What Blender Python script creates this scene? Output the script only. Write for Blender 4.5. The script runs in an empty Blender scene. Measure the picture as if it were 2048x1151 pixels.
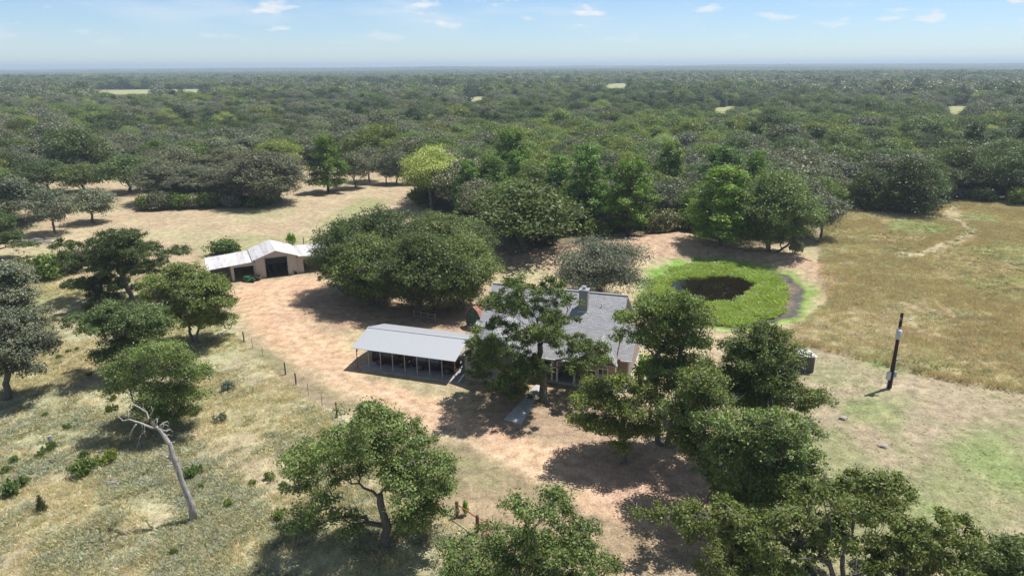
import bpy, math, random
import numpy as np
from mathutils import Vector, Matrix
R = math.radians
S = bpy.context.scene
COL = S.collection

# ------------------------------------------------------------------ camera, sky, sun, exposure
F = 1365.0; CAM_H = 30.0
PITCH = math.atan((575.5-131.5)/F); ROLL = math.atan(10/2048.)
cam_d = bpy.data.cameras.new('camera'); cam = bpy.data.objects.new('camera', cam_d); COL.objects.link(cam)
cam_d.sensor_width = 36; cam_d.lens = 36*F/2048; cam_d.clip_start = .5; cam_d.clip_end = 60000
cam.location = (0, 0, CAM_H)
cam.matrix_world = Matrix.Translation((0, 0, CAM_H)) @ Matrix.Rotation(math.pi/2-PITCH, 4, 'X') @ Matrix.Rotation(-ROLL, 4, 'Z')
S.camera = cam
SUN_EL, SUN_DIR = 66.0, (0.885, 0.465)
W = bpy.data.worlds.new('World'); S.world = W; W.use_nodes = True
sun_d = bpy.data.lights.new('sun', 'SUN'); sun = bpy.data.objects.new('sun', sun_d); COL.objects.link(sun)
sun_d.energy = 4.6; sun_d.angle = R(.53); sun_d.color = (1, .965, .92)
_sv = Vector((SUN_DIR[0]*math.cos(R(SUN_EL)), SUN_DIR[1]*math.cos(R(SUN_EL)), math.sin(R(SUN_EL))))
sun.rotation_euler = _sv.to_track_quat('Z', 'Y').to_euler(); sun.location = (0, 0, 80)
S.view_settings.view_transform = 'Standard'; S.view_settings.look = 'None'
S.view_settings.exposure = 0.48; S.view_settings.gamma = 1; S.view_settings.use_curve_mapping = False
S.render.engine = 'CYCLES'

def world():
    nt = W.node_tree; N = nt.nodes; L = nt.links; N.clear()
    out = N.new('ShaderNodeOutputWorld'); bg = N.new('ShaderNodeBackground'); bg.inputs[1].default_value = .08
    sky = N.new('ShaderNodeTexSky'); sky.sky_type = 'NISHITA'; sky.sun_disc = False
    sky.sun_elevation = R(SUN_EL); sky.sun_rotation = math.atan2(SUN_DIR[0], SUN_DIR[1])
    sky.altitude = 150; sky.air_density = 1.0; sky.dust_density = 0.; sky.ozone_density = 2.5
    tc = N.new('ShaderNodeTexCoord'); sp = N.new('ShaderNodeSeparateXYZ'); L.new(tc.outputs['Generated'], sp.inputs[0])
    def m(op, a, b=None, c=None):
        n = N.new('ShaderNodeMath'); n.operation = op
        for i, v in enumerate((a, b, c)):
            if v is None: continue
            if hasattr(v, 'links'): L.new(v, n.inputs[i])
            else: n.inputs[i].default_value = v
        return n.outputs[0]
    az = m('ARCTAN2', sp.outputs[0], sp.outputs[1]); el = m('ARCSINE', sp.outputs[2])
    cx = N.new('ShaderNodeCombineXYZ')
    L.new(m('MULTIPLY', az, 22.), cx.inputs[0]); L.new(m('MULTIPLY', el, 75.), cx.inputs[1]); 
    n1 = N.new('ShaderNodeTexNoise'); n1.inputs['Scale'].default_value = .62; n1.inputs['Detail'].default_value = 5; n1.inputs['Roughness'].default_value = .55
    L.new(cx.outputs[0], n1.inputs['Vector'])
    cz = N.new('ShaderNodeCombineXYZ'); L.new(m('MULTIPLY', az, 5.), cz.inputs[0]); L.new(m('MULTIPLY', el, 26.), cz.inputs[1]); cz.inputs[2].default_value = 4.3
    n2 = N.new('ShaderNodeTexNoise'); n2.inputs['Scale'].default_value = 1.; n2.inputs['Detail'].default_value = 4; L.new(cz.outputs[0], n2.inputs['Vector'])
    def mr(v, a, b, c=0., d=1.):
        n = N.new('ShaderNodeMapRange'); n.interpolation_type = 'SMOOTHSTEP'
        L.new(v, n.inputs[0]); n.inputs[1].default_value = a; n.inputs[2].default_value = b; n.inputs[3].default_value = c; n.inputs[4].default_value = d
        return n.outputs[0]
    puff = m('MULTIPLY', mr(n1.outputs[0], .55, .67), mr(el, .018, .055))
    wisp = m('MULTIPLY', mr(n2.outputs[0], .48, .75), mr(el, .01, .09, 0, .42))
    cl = m('MINIMUM', m('ADD', m('MULTIPLY', puff, .75), wisp), 1.)
    mx = N.new('ShaderNodeMix'); mx.data_type = 'RGBA'; L.new(cl, mx.inputs[0]); tn = N.new('ShaderNodeMix'); tn.data_type = 'RGBA'; L.new(mr(el, 0., .5), tn.inputs[0]); tn.inputs[6].default_value = (.82, .97, 1.24, 1); tn.inputs[7].default_value = (1.04, .95, .86, 1)
    ml = N.new('ShaderNodeMix'); ml.data_type = 'RGBA'; ml.blend_type = 'MULTIPLY'; ml.inputs[0].default_value = 1; L.new(sky.outputs[0], ml.inputs[6]); L.new(tn.outputs[2], ml.inputs[7])
    L.new(ml.outputs[2], mx.inputs[6]); mx.inputs[7].default_value = (8.3, 8.5, 8.8, 1)
    L.new(mx.outputs[2], bg.inputs[0]); L.new(bg.outputs[0], out.inputs[0])
world()

# ------------------------------------------------------------------ survey helpers: where a sight line meets a level
def ray(px, py):
    a = px-1024.; b = -(py-575.5); c, s = math.cos(ROLL), math.sin(ROLL)
    u = (a*c+b*s)/F; v = (-a*s+b*c)/F; cp, sp = math.cos(PITCH), math.sin(PITCH)
    return np.array([u, cp+v*sp, -sp+v*cp])
def G(px, py, z=0.):
    d = ray(px, py); t = (z-CAM_H)/d[2]; return d*t+np.array([0, 0, CAM_H])
def proj(x, y, z):
    z = z-CAM_H; cp, sp = math.cos(PITCH), math.sin(PITCH)
    dep = np.maximum(y*cp-z*sp, .01); u = x/dep; v = (y*sp+z*cp)/dep; c, s = math.cos(ROLL), math.sin(ROLL)
    return 1024+(u*c-v*s)*F, 575.5-(u*s+v*c)*F

# ------------------------------------------------------------------ numpy noise
def _h(ix, iy, seed):
    n = (ix.astype(np.int64)*374761393+iy.astype(np.int64)*668265263+seed*69069) & 0xffffffff
    n = ((n ^ (n >> 13))*1274126177) & 0xffffffff
    return ((n ^ (n >> 16)) & 0xffff)/65535.
def vnoise(x, y, s, seed=0):
    x = x/s; y = y/s; ix = np.floor(x); iy = np.floor(y); fx = x-ix; fy = y-iy
    fx = fx*fx*(3-2*fx); fy = fy*fy*(3-2*fy)
    a = _h(ix, iy, seed); b = _h(ix+1, iy, seed); c = _h(ix, iy+1, seed); d = _h(ix+1, iy+1, seed)
    return (a*(1-fx)+b*fx)*(1-fy)+(c*(1-fx)+d*fx)*fy
def fbm(x, y, s, o=4, seed=0):
    r = 0; am = 1; t = 0
    for i in range(o):
        r = r+am*vnoise(x*.8+y*.6, y*.8-x*.6, s/2**i, seed+i*7); t += am; am *= .55
    return r/t
def smooth(a, b, x):
    t = np.clip((x-a)/(b-a), 0, 1); return t*t*(3-2*t)
def inside(poly, x, y):
    r = np.zeros(np.shape(x), bool); n = len(poly)
    for i in range(n):
        x1, y1 = poly[i]; x2, y2 = poly[(i+1) % n]
        if y1 == y2: continue
        r ^= ((y1 > y) != (y2 > y)) & (x < (x2-x1)*(y-y1)/(y2-y1)+x1)
    return r
def segdist(pts, x, y, closed=False):
    d = np.full(np.shape(x), 1e9); n = len(pts)
    for i in range(n if closed else n-1):
        ax, ay = pts[i]; bx, by = pts[(i+1) % n]; vx, vy = bx-ax, by-ay
        t = np.clip(((x-ax)*vx+(y-ay)*vy)/(vx*vx+vy*vy+1e-9), 0, 1)
        d = np.minimum(d, np.hypot(x-ax-t*vx, y-ay-t*vy))
    return d
def sdf(poly, x, y):
    d = segdist(poly, x, y, True); return np.where(inside(poly, x, y), d, -d)
def wpoly(pts): return [tuple(G(*p)[:2]) for p in pts]

def relief(x, y):
    d = np.hypot(x, y)
    a = smooth(300, 1500, d)*10+smooth(2500, 7000, d)*14
    z = (fbm(x, y, 900, 3, 5)-.5)*a*1.6
    z = z+smooth(3500, 8000, d)*(smooth(-.35, .5, x/np.maximum(d, 1))*18-6)
    return np.minimum(z, 18)

# ------------------------------------------------------------------ materials
def mat(name):
    m = bpy.data.materials.new(name); m.use_nodes = True
    return m, m.node_tree.nodes, m.node_tree.links, m.node_tree.nodes['Principled BSDF']
def plain(name, c, rough=.7, metal=0., noise=.12, scale=3., bump=0., spec=.4, stretch=None):
    m, N, L, b = mat(name)
    b.inputs['Roughness'].default_value = rough; b.inputs['Metallic'].default_value = metal; b.inputs['Specular IOR Level'].default_value = spec
    tc = N.new('ShaderNodeTexCoord'); n = N.new('ShaderNodeTexNoise'); n.inputs['Scale'].default_value = scale; n.inputs['Detail'].default_value = 5
    if stretch:
        mp = N.new('ShaderNodeMapping'); mp.inputs['Scale'].default_value = stretch; L.new(tc.outputs['Object'], mp.inputs[0]); L.new(mp.outputs[0], n.inputs[0])
    else: L.new(tc.outputs['Object'], n.inputs[0])
    mr = N.new('ShaderNodeMapRange'); mr.inputs[1].default_value = .25; mr.inputs[2].default_value = .75
    mr.inputs[3].default_value = 1-noise; mr.inputs[4].default_value = 1+noise; L.new(n.outputs[0], mr.inputs[0])
    v = N.new('ShaderNodeVectorMath'); v.operation = 'SCALE'; v.inputs[0].default_value = c[:3]; L.new(mr.outputs[0], v.inputs['Scale'])
    L.new(v.outputs[0], b.inputs['Base Color'])
    if bump:
        bp = N.new('ShaderNodeBump'); bp.inputs['Strength'].default_value = bump; bp.inputs['Distance'].default_value = .03
        L.new(n.outputs[0], bp.inputs['Height']); L.new(bp.outputs[0], b.inputs['Normal'])
    return m
def leafmat(name, c, var=.22, trans=.25, rough=.45, yel=(1.25, 1.1, .75)):
    m, N, L, b = mat(name)
    at = N.new('ShaderNodeAttribute'); at.attribute_name = 'tint'
    oi = N.new('ShaderNodeObjectInfo')
    mr = N.new('ShaderNodeMapRange'); mr.inputs[3].default_value = 1-var; mr.inputs[4].default_value = 1+var; L.new(oi.outputs['Random'], mr.inputs[0])
    v = N.new('ShaderNodeVectorMath'); v.operation = 'MULTIPLY'; v.inputs[0].default_value = c; L.new(at.outputs['Color'], v.inputs[1])
    w = N.new('ShaderNodeVectorMath'); w.operation = 'SCALE'; L.new(v.outputs[0], w.inputs[0]); L.new(mr.outputs[0], w.inputs['Scale'])
    # second per-plant variation: hue between green and olive
    mo = N.new('ShaderNodeMath'); mo.operation = 'MULTIPLY'; mo.inputs[1].default_value = 17.31; L.new(oi.outputs['Random'], mo.inputs[0])
    fr = N.new('ShaderNodeMath'); fr.operation = 'FRACT'; L.new(mo.outputs[0], fr.inputs[0])
    mx = N.new('ShaderNodeMix'); mx.data_type = 'VECTOR'; mx.inputs[4].default_value = (1/yel[0]**.5, 1., 1/yel[2]**.3); mx.inputs[5].default_value = yel; L.new(fr.outputs[0], mx.inputs[0])
    x = N.new('ShaderNodeVectorMath'); x.operation = 'MULTIPLY'; L.new(w.outputs[0], x.inputs[0]); L.new(mx.outputs[1], x.inputs[1])
    L.new(x.outputs[0], b.inputs['Base Color']); b.inputs['Roughness'].default_value = rough; b.inputs['Specular IOR Level'].default_value = .22
    tr = N.new('ShaderNodeBsdfTranslucent'); y = N.new('ShaderNodeVectorMath'); y.operation = 'MULTIPLY'; y.inputs[1].default_value = (1.25, 1.45, .6)
    L.new(x.outputs[0], y.inputs[0]); L.new(y.outputs[0], tr.inputs[0])
    ms = N.new('ShaderNodeMixShader'); ms.inputs[0].default_value = trans
    L.new(b.outputs[0], ms.inputs[1]); L.new(tr.outputs[0], ms.inputs[2])
    L.new(ms.outputs[0], N['Material Output'].inputs[0])
    return m
M = {}
M['bark'] = plain('oak_bark', (.13, .115, .10), .9, noise=.45, scale=4, bump=.6, stretch=(3, 3, .8))
M['bark_pale'] = plain('pale_bark', (.27, .25, .23), .9, noise=.35, scale=3, bump=.5)
M['bark_pine'] = plain('pine_bark', (.10, .07, .05), .9, noise=.3, scale=3)
M['oak'] = leafmat('oak_leaves', (.150, .190, .058), yel=(1.12, 1.05, .86))
M['oak_dark'] = leafmat('live_oak_leaves', (.108, .144, .050), yel=(1.12, 1.06, .86))
M['oak_grey'] = leafmat('post_oak_leaves', (.170, .180, .112), trans=.15, yel=(1.07, 1.03, .92))
M['elm'] = leafmat('elm_leaves', (.155, .200, .056))
M['olive'] = leafmat('silver_leaves', (.185, .205, .150), trans=.18)
M['pine'] = leafmat('pine_needles', (.135, .225, .040), yel=(1.3, 1.12, .8))
M['juniper'] = leafmat('juniper_needles', (.055, .082, .026))
M['yellowgreen'] = leafmat('cottonwood_leaves', (.33, .37, .13))
M['shrub'] = leafmat('shrub_leaves', (.135, .190, .050))
M['fresh'] = leafmat('fresh_leaves', (.13, .26, .03))
M['weed'] = leafmat('pond_weed', (.35, .415, .135), trans=.3)
M['sage'] = leafmat('sage_weed', (.36, .37, .275), trans=.15)
M['dry'] = leafmat('dry_grass', (.54, .475, .31), trans=.25, yel=(1.1, 1.0, .9))
M['browngrass'] = leafmat('brown_grass', (.53, .43, .265), trans=.2, yel=(1.1, 1.0, .9))
M['deadwood'] = plain('dead_wood', (.33, .31, .29), .85, noise=.55, scale=3.5, bump=.8, stretch=(4, 4, .7))

# ------------------------------------------------------------------ object bookkeeping
def tag(o, label=None, cat=None, group=None, kind=None):
    if label: o['label'] = label
    if cat: o['category'] = cat
    if group: o['group'] = group
    if kind: o['kind'] = kind
    return o
def empty(name, loc, rz=0., label=None, cat=None, group=None):
    o = bpy.data.objects.new(name, None); COL.objects.link(o); o.location = loc; o.rotation_euler = (0, 0, rz)
    o.empty_display_size = .3
    return tag(o, label, cat, group)
def link(name, me, parent=None, loc=None, rz=None):
    o = bpy.data.objects.new(name, me); COL.objects.link(o); o.parent = parent
    if loc is not None: o.location = loc
    if rz is not None: o.rotation_euler = (0, 0, rz)
    return o
def np_mesh(name, v, faces_n, faces_idx, mats, tint=None, midx=None, smoothf=None):
    """v (n,3); faces_n list of loop counts; faces_idx flat indices"""
    me = bpy.data.meshes.new(name); me.vertices.add(len(v)); me.vertices.foreach_set('co', np.asarray(v, np.float32).ravel())
    me.loops.add(len(faces_idx)); me.loops.foreach_set('vertex_index', np.asarray(faces_idx, np.int32))
    st = np.concatenate([[0], np.cumsum(faces_n)[:-1]]).astype(np.int32)
    me.polygons.add(len(faces_n)); me.polygons.foreach_set('loop_start', st)
    if midx is not None: me.polygons.foreach_set('material_index', np.asarray(midx, np.int32))
    if smoothf is not None: me.polygons.foreach_set('use_smooth', np.full(len(faces_n), smoothf))
    if tint is not None:
        a = me.attributes.new('tint', 'FLOAT_COLOR', 'POINT'); a.data.foreach_set('color', np.asarray(tint, np.float32).ravel())
    for m in mats: me.materials.append(m)
    me.update(calc_edges=True); return me

class MB:
    """collects boxes, tubes, prisms into one mesh"""
    def __init__(s): s.v = []; s.f = []
    def add(s, vs, fs, mtx=None):
        b = len(s.v)
        for p in vs: s.v.append(tuple(mtx @ Vector(p)) if mtx is not None else tuple(p))
        for f in fs: s.f.append(tuple(i+b for i in f))
        return s
    def box(s, x0, x1, y0, y1, z0, z1, mtx=None):
        return s.add([(x0,y0,z0),(x1,y0,z0),(x1,y1,z0),(x0,y1,z0),(x0,y0,z1),(x1,y0,z1),(x1,y1,z1),(x0,y1,z1)],
                     [(0,3,2,1),(4,5,6,7),(0,1,5,4),(1,2,6,5),(2,3,7,6),(3,0,4,7)], mtx)
    def prism(s, poly, axis, a, b, mtx=None):
        """poly of 2-D points extruded along axis 'x','y' or 'z' from a to b"""
        n = len(poly)
        def P(p, w): return (w, p[0], p[1]) if axis == 'x' else ((p[0], w, p[1]) if axis == 'y' else (p[0], p[1], w))
        vs = [P(p, a) for p in poly]+[P(p, b) for p in poly]
        fs = [tuple(range(n))[::-1], tuple(range(n, 2*n))]+[(i, (i+1) % n, (i+1) % n+n, i+n) for i in range(n)]
        return s.add(vs, fs, mtx)
    def slab(s, quad, th):
        """a plate: four corner points (top side) and its thickness downwards"""
        q = [Vector(p) for p in quad]; n = (q[1]-q[0]).cross(q[3]-q[0]).normalized()
        if n.z < 0: n = -n
        k = len(q); vs = [tuple(p) for p in q]+[tuple(p-n*th) for p in q]
        return s.add(vs, [tuple(range(k)), tuple(range(2*k-1, k-1, -1))]+[(i, i+k, (i+1) % k+k, (i+1) % k) for i in range(k)])
    def tube(s, pts, rad, n=8, cap=True):
        P = [Vector(p) for p in pts]; rad = rad if hasattr(rad, '__len__') else [rad]*len(P); b = len(s.v)
        for i, p in enumerate(P):
            d = (P[min(i+1, len(P)-1)]-P[max(i-1, 0)]).normalized(); a = d.orthogonal().normalized() if abs(d.z) > .9 else d.cross(Vector((0, 0, 1))).normalized()
            c = d.cross(a)
            for k in range(n):
                t = 2*math.pi*k/n; s.v.append(tuple(p+(a*math.cos(t)+c*math.sin(t))*rad[i]))
        for i in range(len(P)-1):
            for k in range(n): s.f.append((b+i*n+k, b+i*n+(k+1) % n, b+(i+1)*n+(k+1) % n, b+(i+1)*n+k))
        if cap:
            s.f.append(tuple(b+k for k in range(n))[::-1]); s.f.append(tuple(b+(len(P)-1)*n+k for k in range(n)))
        return s
    def build(s, name, m, parent=None, smoothf=False, loc=None, rz=None, bevel=0):
        me = bpy.data.meshes.new(name); me.from_pydata(s.v, [], s.f); me.materials.append(m)
        if smoothf:
            for p in me.polygons: p.use_smooth = len(p.vertices) == 4
        me.update(); o = link(name, me, parent, loc, rz)
        if bevel:
            b = o.modifiers.new('bevel', 'BEVEL'); b.width = bevel; b.segments = 2; b.limit_method = 'ANGLE'
        return o

# ------------------------------------------------------------------ ground
OPEN_PX = [(-400, 470), (10, 470), (60, 440), (20, 432), (70, 395), (45, 362), (90, 352), (130, 368), (225, 352), (240, 335), (300, 360), (600, 345), (640, 325), (700, 330),
           (830, 345), (835, 400), (870, 440), (960, 490), (1020, 520), (1110, 500), (1200, 475), (1360, 455), (1500, 500), (1640, 470), (1680, 418), (1740, 425),
           (1885, 425), (1890, 402), (1990, 410), (2048, 414), (2400, 440), (3200, 900), (3200, 3000), (-1500, 3000), (-1500, 700)]
OPEN_W = [tuple(G(*p)[:2]) for p in OPEN_PX[:-3]]+[(140, 0), (140, -200), (-140, -200), (-150, 40)]
FIELDS_PX = [[(172, 188), (190, 180), (420, 178), (432, 184), (425, 187), (300, 186), (240, 189)],
             [(905, 202), (910, 195), (985, 193), (990, 198), (950, 203)], [(1112, 228), (1118, 215), (1160, 209), (1152, 218), (1125, 230)],
             [(1415, 228), (1420, 217), (1470, 211), (1540, 211), (1530, 216), (1470, 220), (1455, 231)],
             [(1875, 218), (1880, 212), (1960, 212), (1950, 220), (1905, 232)], [(1200, 175), (1215, 168), (1255, 166), (1265, 172), (1235, 178)],
             [(1650, 188), (1700, 186), (1690, 191)], [(330, 205), (372, 204), (360, 208)], [(1180, 196), (1215, 195), (1205, 199)], [(560, 244), (590, 242), (588, 247)], [(770, 214), (800, 212), (795, 217)], [(1535, 300), (1552, 296), (1548, 306)],
             [(640, 345), (700, 338), (700, 356), (640, 352)], [(860, 280), (905, 272), (900, 283)], [(205, 342), (245, 330), (240, 352)]]
def axis_coords(lo_f, hi_f, step, lo, hi, ratio):
    c = list(np.arange(lo_f, hi_f+1e-6, step)); s = step; x = c[-1]
    while x < hi: s *= ratio; x += s; c.append(x)
    s = step; x = c[0]; pre = []
    while x > lo: s *= ratio; x -= s; pre.append(x)
    return np.array(pre[::-1]+c)
def W_(px): return wpoly(px)
DRIVE = W_([(462,575),(500,566),(560,560),(640,556),(640,585),(590,605),(612,640),(660,668),(705,690),(715,735),(780,778),(880,812),(980,850),(1060,878),(1140,900),(1210,935),(1290,960),(1400,1000),(1480,1060),(1420,1150),(1300,1060),(1180,1010),(1110,972),(1000,915),(900,868),(800,832),(745,812),(690,778),(650,750),(600,725),(560,700),(520,665),(490,640),(478,605)])
PINK = W_([(1120,890),(1220,880),(1340,900),(1480,905),(1450,1000),(1440,1050),(1330,1030),(1230,1000),(1150,950)])
BARE_HOUSE = W_([(900,790),(960,770),(1075,765),(1180,770),(1230,800),(1300,880),(1200,905),(1080,890),(960,850)])
BARN_YARD = W_([(470,570),(640,550),(700,600),(650,640),(590,640),(520,690),(480,640)])
GROVE = W_([(600,600),(640,590),(800,600),(950,600),(960,690),(760,650),(700,665),(640,650),(590,620)])
MOWN_STRIP = W_([(485,655),(520,680),(620,745),(700,800),(800,845),(900,880),(1110,975),(1180,1015),(1400,1130),(1400,1400),(1000,1400),(905,1030),(700,850),(610,790),(560,745),(490,690)])
TALL_R = W_([(1500,690),(1625,694),(1700,712),(1800,738),(1900,762),(2048,787),(2300,830),(3000,900),(3000,520),(2048,408),(1900,400),(1680,415),(1640,470),(1640,560),(1660,600),(1600,650),(1560,670)])
BANK = W_([(1040,505),(1200,478),(1290,468),(1365,456),(1500,500),(1600,508),(1660,535),(1680,565),(1670,600),(1640,590),(1600,535),(1440,512),(1300,520),(1180,540),(1040,545)])
POND_OUT = [(1270,575),(1285,545),(1330,524),(1400,513),(1470,516),(1540,528),(1598,548),(1628,578),(1634,605),(1610,635),(1560,655),(1500,662),(1430,662),(1350,650),(1290,625),(1268,600)]
POND_MUD = [(1285,585),(1296,560),(1340,535),(1400,522),(1470,522),(1530,532),(1580,548),(1606,575),(1610,600),(1590,625),(1545,645),(1480,655),(1420,650),(1340,640),(1292,615)]
POND_WEED = [(1288,585),(1298,560),(1340,538),(1400,524),(1470,524),(1530,536),(1562,560),(1576,590),(1568,615),(1530,635),(1470,648),(1420,643),(1340,630),(1295,610)]
POND_WATER = [(1340,570),(1348,559),(1378,551),(1400,551),(1430,546),(1462,548),(1492,551),(1508,562),(1502,576),(1490,590),(1455,597),(1425,603),(1392,597),(1362,587)]
PO, PM, PW, PWA = map(W_, (POND_OUT, POND_MUD, POND_WEED, POND_WATER))
GREENS = [([(1750,445),(1800,438),(1880,448),(1930,462),(1900,476),(1820,472),(1760,462)], .9), ([(1905,430),(1960,428),(2010,440),(2000,452),(1920,446)], .8),
          ([(1930,500),(2000,480),(2080,470),(2100,540),(2000,530)], .55), ([(1925,570),(2000,555),(2080,560),(2080,620),(1980,600)], .5),
          ([(1690,690),(1740,700),(1800,735),(1790,750),(1740,728)], .7), ([(1640,790),(1760,770),(1900,800),(1840,850),(1720,850)], .35),
          ([(1870,870),(1990,880),(2080,940),(2080,1000),(1980,960),(1900,920)], .8), ([(1760,960),(1900,980),(1930,1030),(1840,1020)], .65),
          ([(380,490),(470,470),(620,470),(640,490),(420,530),(380,520)], .45), ([(455,412),(520,405),(610,420),(560,440),(480,440)], .2),
          ([(640,440),(720,395),(790,398),(760,420),(700,440),(650,455)], .55), ([(500,680),(560,690),(620,740),(580,760),(520,720)], .5),
          ([(640,770),(700,800),(760,850),(740,870),(690,840)], .35), ([(0,430),(60,440),(90,450),(40,460)], .7), ([(1010,530),(1100,520),(1110,560),(1010,560)], .3),
          ([(60,560),(140,590),(130,620),(80,640),(40,600)], .4), ([(140,425),(190,408),(250,405),(230,420)], .5), ([(900,905),(1000,930),(1060,970),(1010,990),(930,960)], .3)]
GREENS = [(W_(p), k) for p, k in GREENS]
TRACK = W_([(1800,517),(1860,505),(1925,482),(1945,465),(1930,452),(1905,440),(1900,425),(1915,412)])
RUTS = W_([(545,575),(575,640),(640,712),(720,775),(820,825),(950,880),(1080,928),(1180,968),(1290,1025),(1400,1120)])
def bank_h(x, y):
    d = sdf(BANK, x, y); return smooth(-1, 6, d)*1.1
def pond_dip(x, y):
    return -smooth(-4, 6, sdf(PO, x, y))*.45-smooth(-.6, 1.6, sdf(PWA, x, y))*.9
def tall_mask(x, y):
    wx = x+(fbm(x, y, 3, 3, 31)-.5)*3.0; wy = y+(fbm(x, y, 3, 3, 47)-.5)*3.0
    return smooth(-.3, .35, sdf(TALL_R, wx*.25+x*.75, wy*.25+y*.75))
def ground_z(x, y):
    return relief(x, y)+pond_dip(x, y)+bank_h(x, y)+tall_mask(x, y)*.3
def ground():
    xs = axis_coords(-60, 84, .5, -15000, 15000, 1.05); ys = axis_coords(22, 150, .5, -900, 20000, 1.035)
    X, Y = np.meshgrid(xs, ys); nx, ny = len(xs), len(ys); x = X.ravel(); y = Y.ravel()
    c = np.zeros((len(x), 3)); z = relief(x, y)
    near = (y < 400) & (y > -100) & (np.abs(x) < 300)
    # forest floor everywhere first, then the open ground
    c[:] = (.16, .13, .08)
    far = y > 200
    px, py = proj(x, y, z)
    for f in FIELDS_PX:
        m = inside(f, px, py) & (y > 30); c[m] = (.30, .31, .15)
    xn, yn = x[near], y[near]; cn = c[near].copy(); wx = xn+(fbm(xn, yn, 3, 3, 31)-.5)*3.0; wy = yn+(fbm(xn, yn, 3, 3, 47)-.5)*3.0
    def put(w, col): 
        nonlocal cn
        w = np.clip(w, 0, 1)[:, None]; cn = cn*(1-w)+np.array(col)*w
    op = sdf(OPEN_W, wx, wy)
    n1 = fbm(xn, yn, 14, 4, 1); n2 = fbm(xn, yn, 5, 4, 2); n3 = fbm(xn*.5, yn, 7, 4, 3); n4 = fbm(xn, yn, 1.6, 3, 9)
    put(smooth(-2, 1, op), (.375, .295, .19))
    put(smooth(-2, 1, op)*smooth(.42, .68, n2)*.8, (.42, .345, .215))
    put(smooth(-2, 1, op)*smooth(.5, .72, n1)*.5, (.32, .31, .165))
    put(smooth(-2, 1, op)*smooth(.5, .7, n3)*.35, (.34, .24, .165))
    # left field: yellower, greener and sage towards the camera
    LF = W_([(-600,560),(120,560),(330,560),(470,640),(560,745),(700,850),(905,1035),(1000,1400),(-900,1400)])
    lf = smooth(-1, 1.5, sdf(LF, wx, wy))
    put(lf*.85, (.365, .33, .205)); put(lf*smooth(.45, .65, n2)*.7, (.32, .32, .185)); put(lf*smooth(.52, .7, n3)*.45, (.36, .27, .185))
    sg = smooth(66, 36, yn+(n1-.5)*30)*lf
    put(sg*smooth(.38, .58, fbm(xn, yn, 4, 4, 12))*.85, (.34, .335, .235)); put(sg*smooth(.55, .7, n4)*.3, (.27, .20, .14))
    tl = smooth(-.3, .35, sdf(TALL_R, wx*.25+xn*.75, wy*.25+yn*.75))
    put(tl*.97, (.29, .23, .13)); put(tl*smooth(.42, .60, n2)*.8, (.335, .29, .16)); put(tl*smooth(.44, .60, n3)*.8, (.245, .185, .10)); put(tl*smooth(.52, .66, n1)*.55, (.235, .235, .12)); put(tl*smooth(.54, .66, fbm(xn, yn, 2.4, 4, 55))*.6, (.185, .135, .075))
    # mown ground right of the house and in front
    MR = W_([(1440,700),(1625,698),(1700,716),(1800,742),(2048,790),(2300,835),(2300,1400),(1400,1400),(1420,1150),(1480,1060),(1500,900)])
    mr = smooth(-.8, 1.2, sdf(MR, wx, wy))*(1-tl)
    put(mr*.95, (.30, .25, .165)); put(mr*smooth(.38, .58, n2)*.8, (.215, .225, .11)); put(mr*smooth(.5, .66, n1)*.5, (.33, .26, .185)); put(mr*smooth(.6, .75, n4)*.6, (.42, .335, .235))
    put(smooth(-.5, 1, sdf(MOWN_STRIP, wx, wy))*.85, (.235, .185, .115)); put(smooth(-.5, 1, sdf(MOWN_STRIP, wx, wy))*smooth(.45, .65, n2)*.55, (.215, .19, .11))
    put(smooth(-2, 2, sdf(BARN_YARD, wx, wy))*.8, (.40, .30, .195))
    put(smooth(-1.5, 2.5, sdf(GROVE, wx, wy))*.85, (.36, .24, .165))
    put(smooth(-1.5, 2, sdf(BARE_HOUSE, wx, wy))*.8, (.30, .215, .145))
    put(smooth(-1.5, 2.5, sdf(BANK, wx, wy))*.9, (.43, .30, .205)); put(smooth(-1.5, 2.5, sdf(BANK, wx, wy))*smooth(.5, .65, n2)*.5, (.37, .24, .16))
    for p, k in GREENS:
        d = sdf(p, wx, wy); put(smooth(-1.5, 2.5, d+(n2-.5)*5)*k*(.6+.7*n4), (.19, .25, .09))
    td = segdist(TRACK, wx*.3+xn*.7, wy*.3+yn*.7)
    put(smooth(.75, .35, np.abs(td-.8))*.7, (.40, .33, .215)); put(smooth(2.2, 1.4, td)*.3, (.40, .34, .22))
    dr = smooth(-1.2, 1.4, sdf(DRIVE, wx, wy)+(n4-.5)*1.6)
    put(dr*.95, (.50, .33, .215)); put(dr*smooth(.5, .65, n2)*.35, (.46, .34, .20)); put(dr*smooth(.62, .75, n4)*.4, (.40, .25, .16))
    YG = W_([(720,762),(800,778),(905,800),(960,822),(985,800),(940,778),(860,768),(760,748)]); put(smooth(-1., 1., sdf(YG, wx, wy))*.85, (.29, .25, .15)); YH = W_([(665,690),(700,665),(735,655),(715,700),(690,712)]); put(smooth(-1., 1., sdf(YH, wx, wy))*.6, (.40, .34, .19))
    rt_ = segdist(RUTS, wx*.2+xn*.8, wy*.2+yn*.8); put(smooth(.45, .15, np.abs(rt_-.85))*.5*(.4+n4), (.55, .41, .30)); put(smooth(.5, .1, rt_)*.35*n2*1.6, (.36, .27, .17))
    put(smooth(-1.5, 2, sdf(PINK, wx, wy))*.75, (.45, .295, .215))
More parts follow.
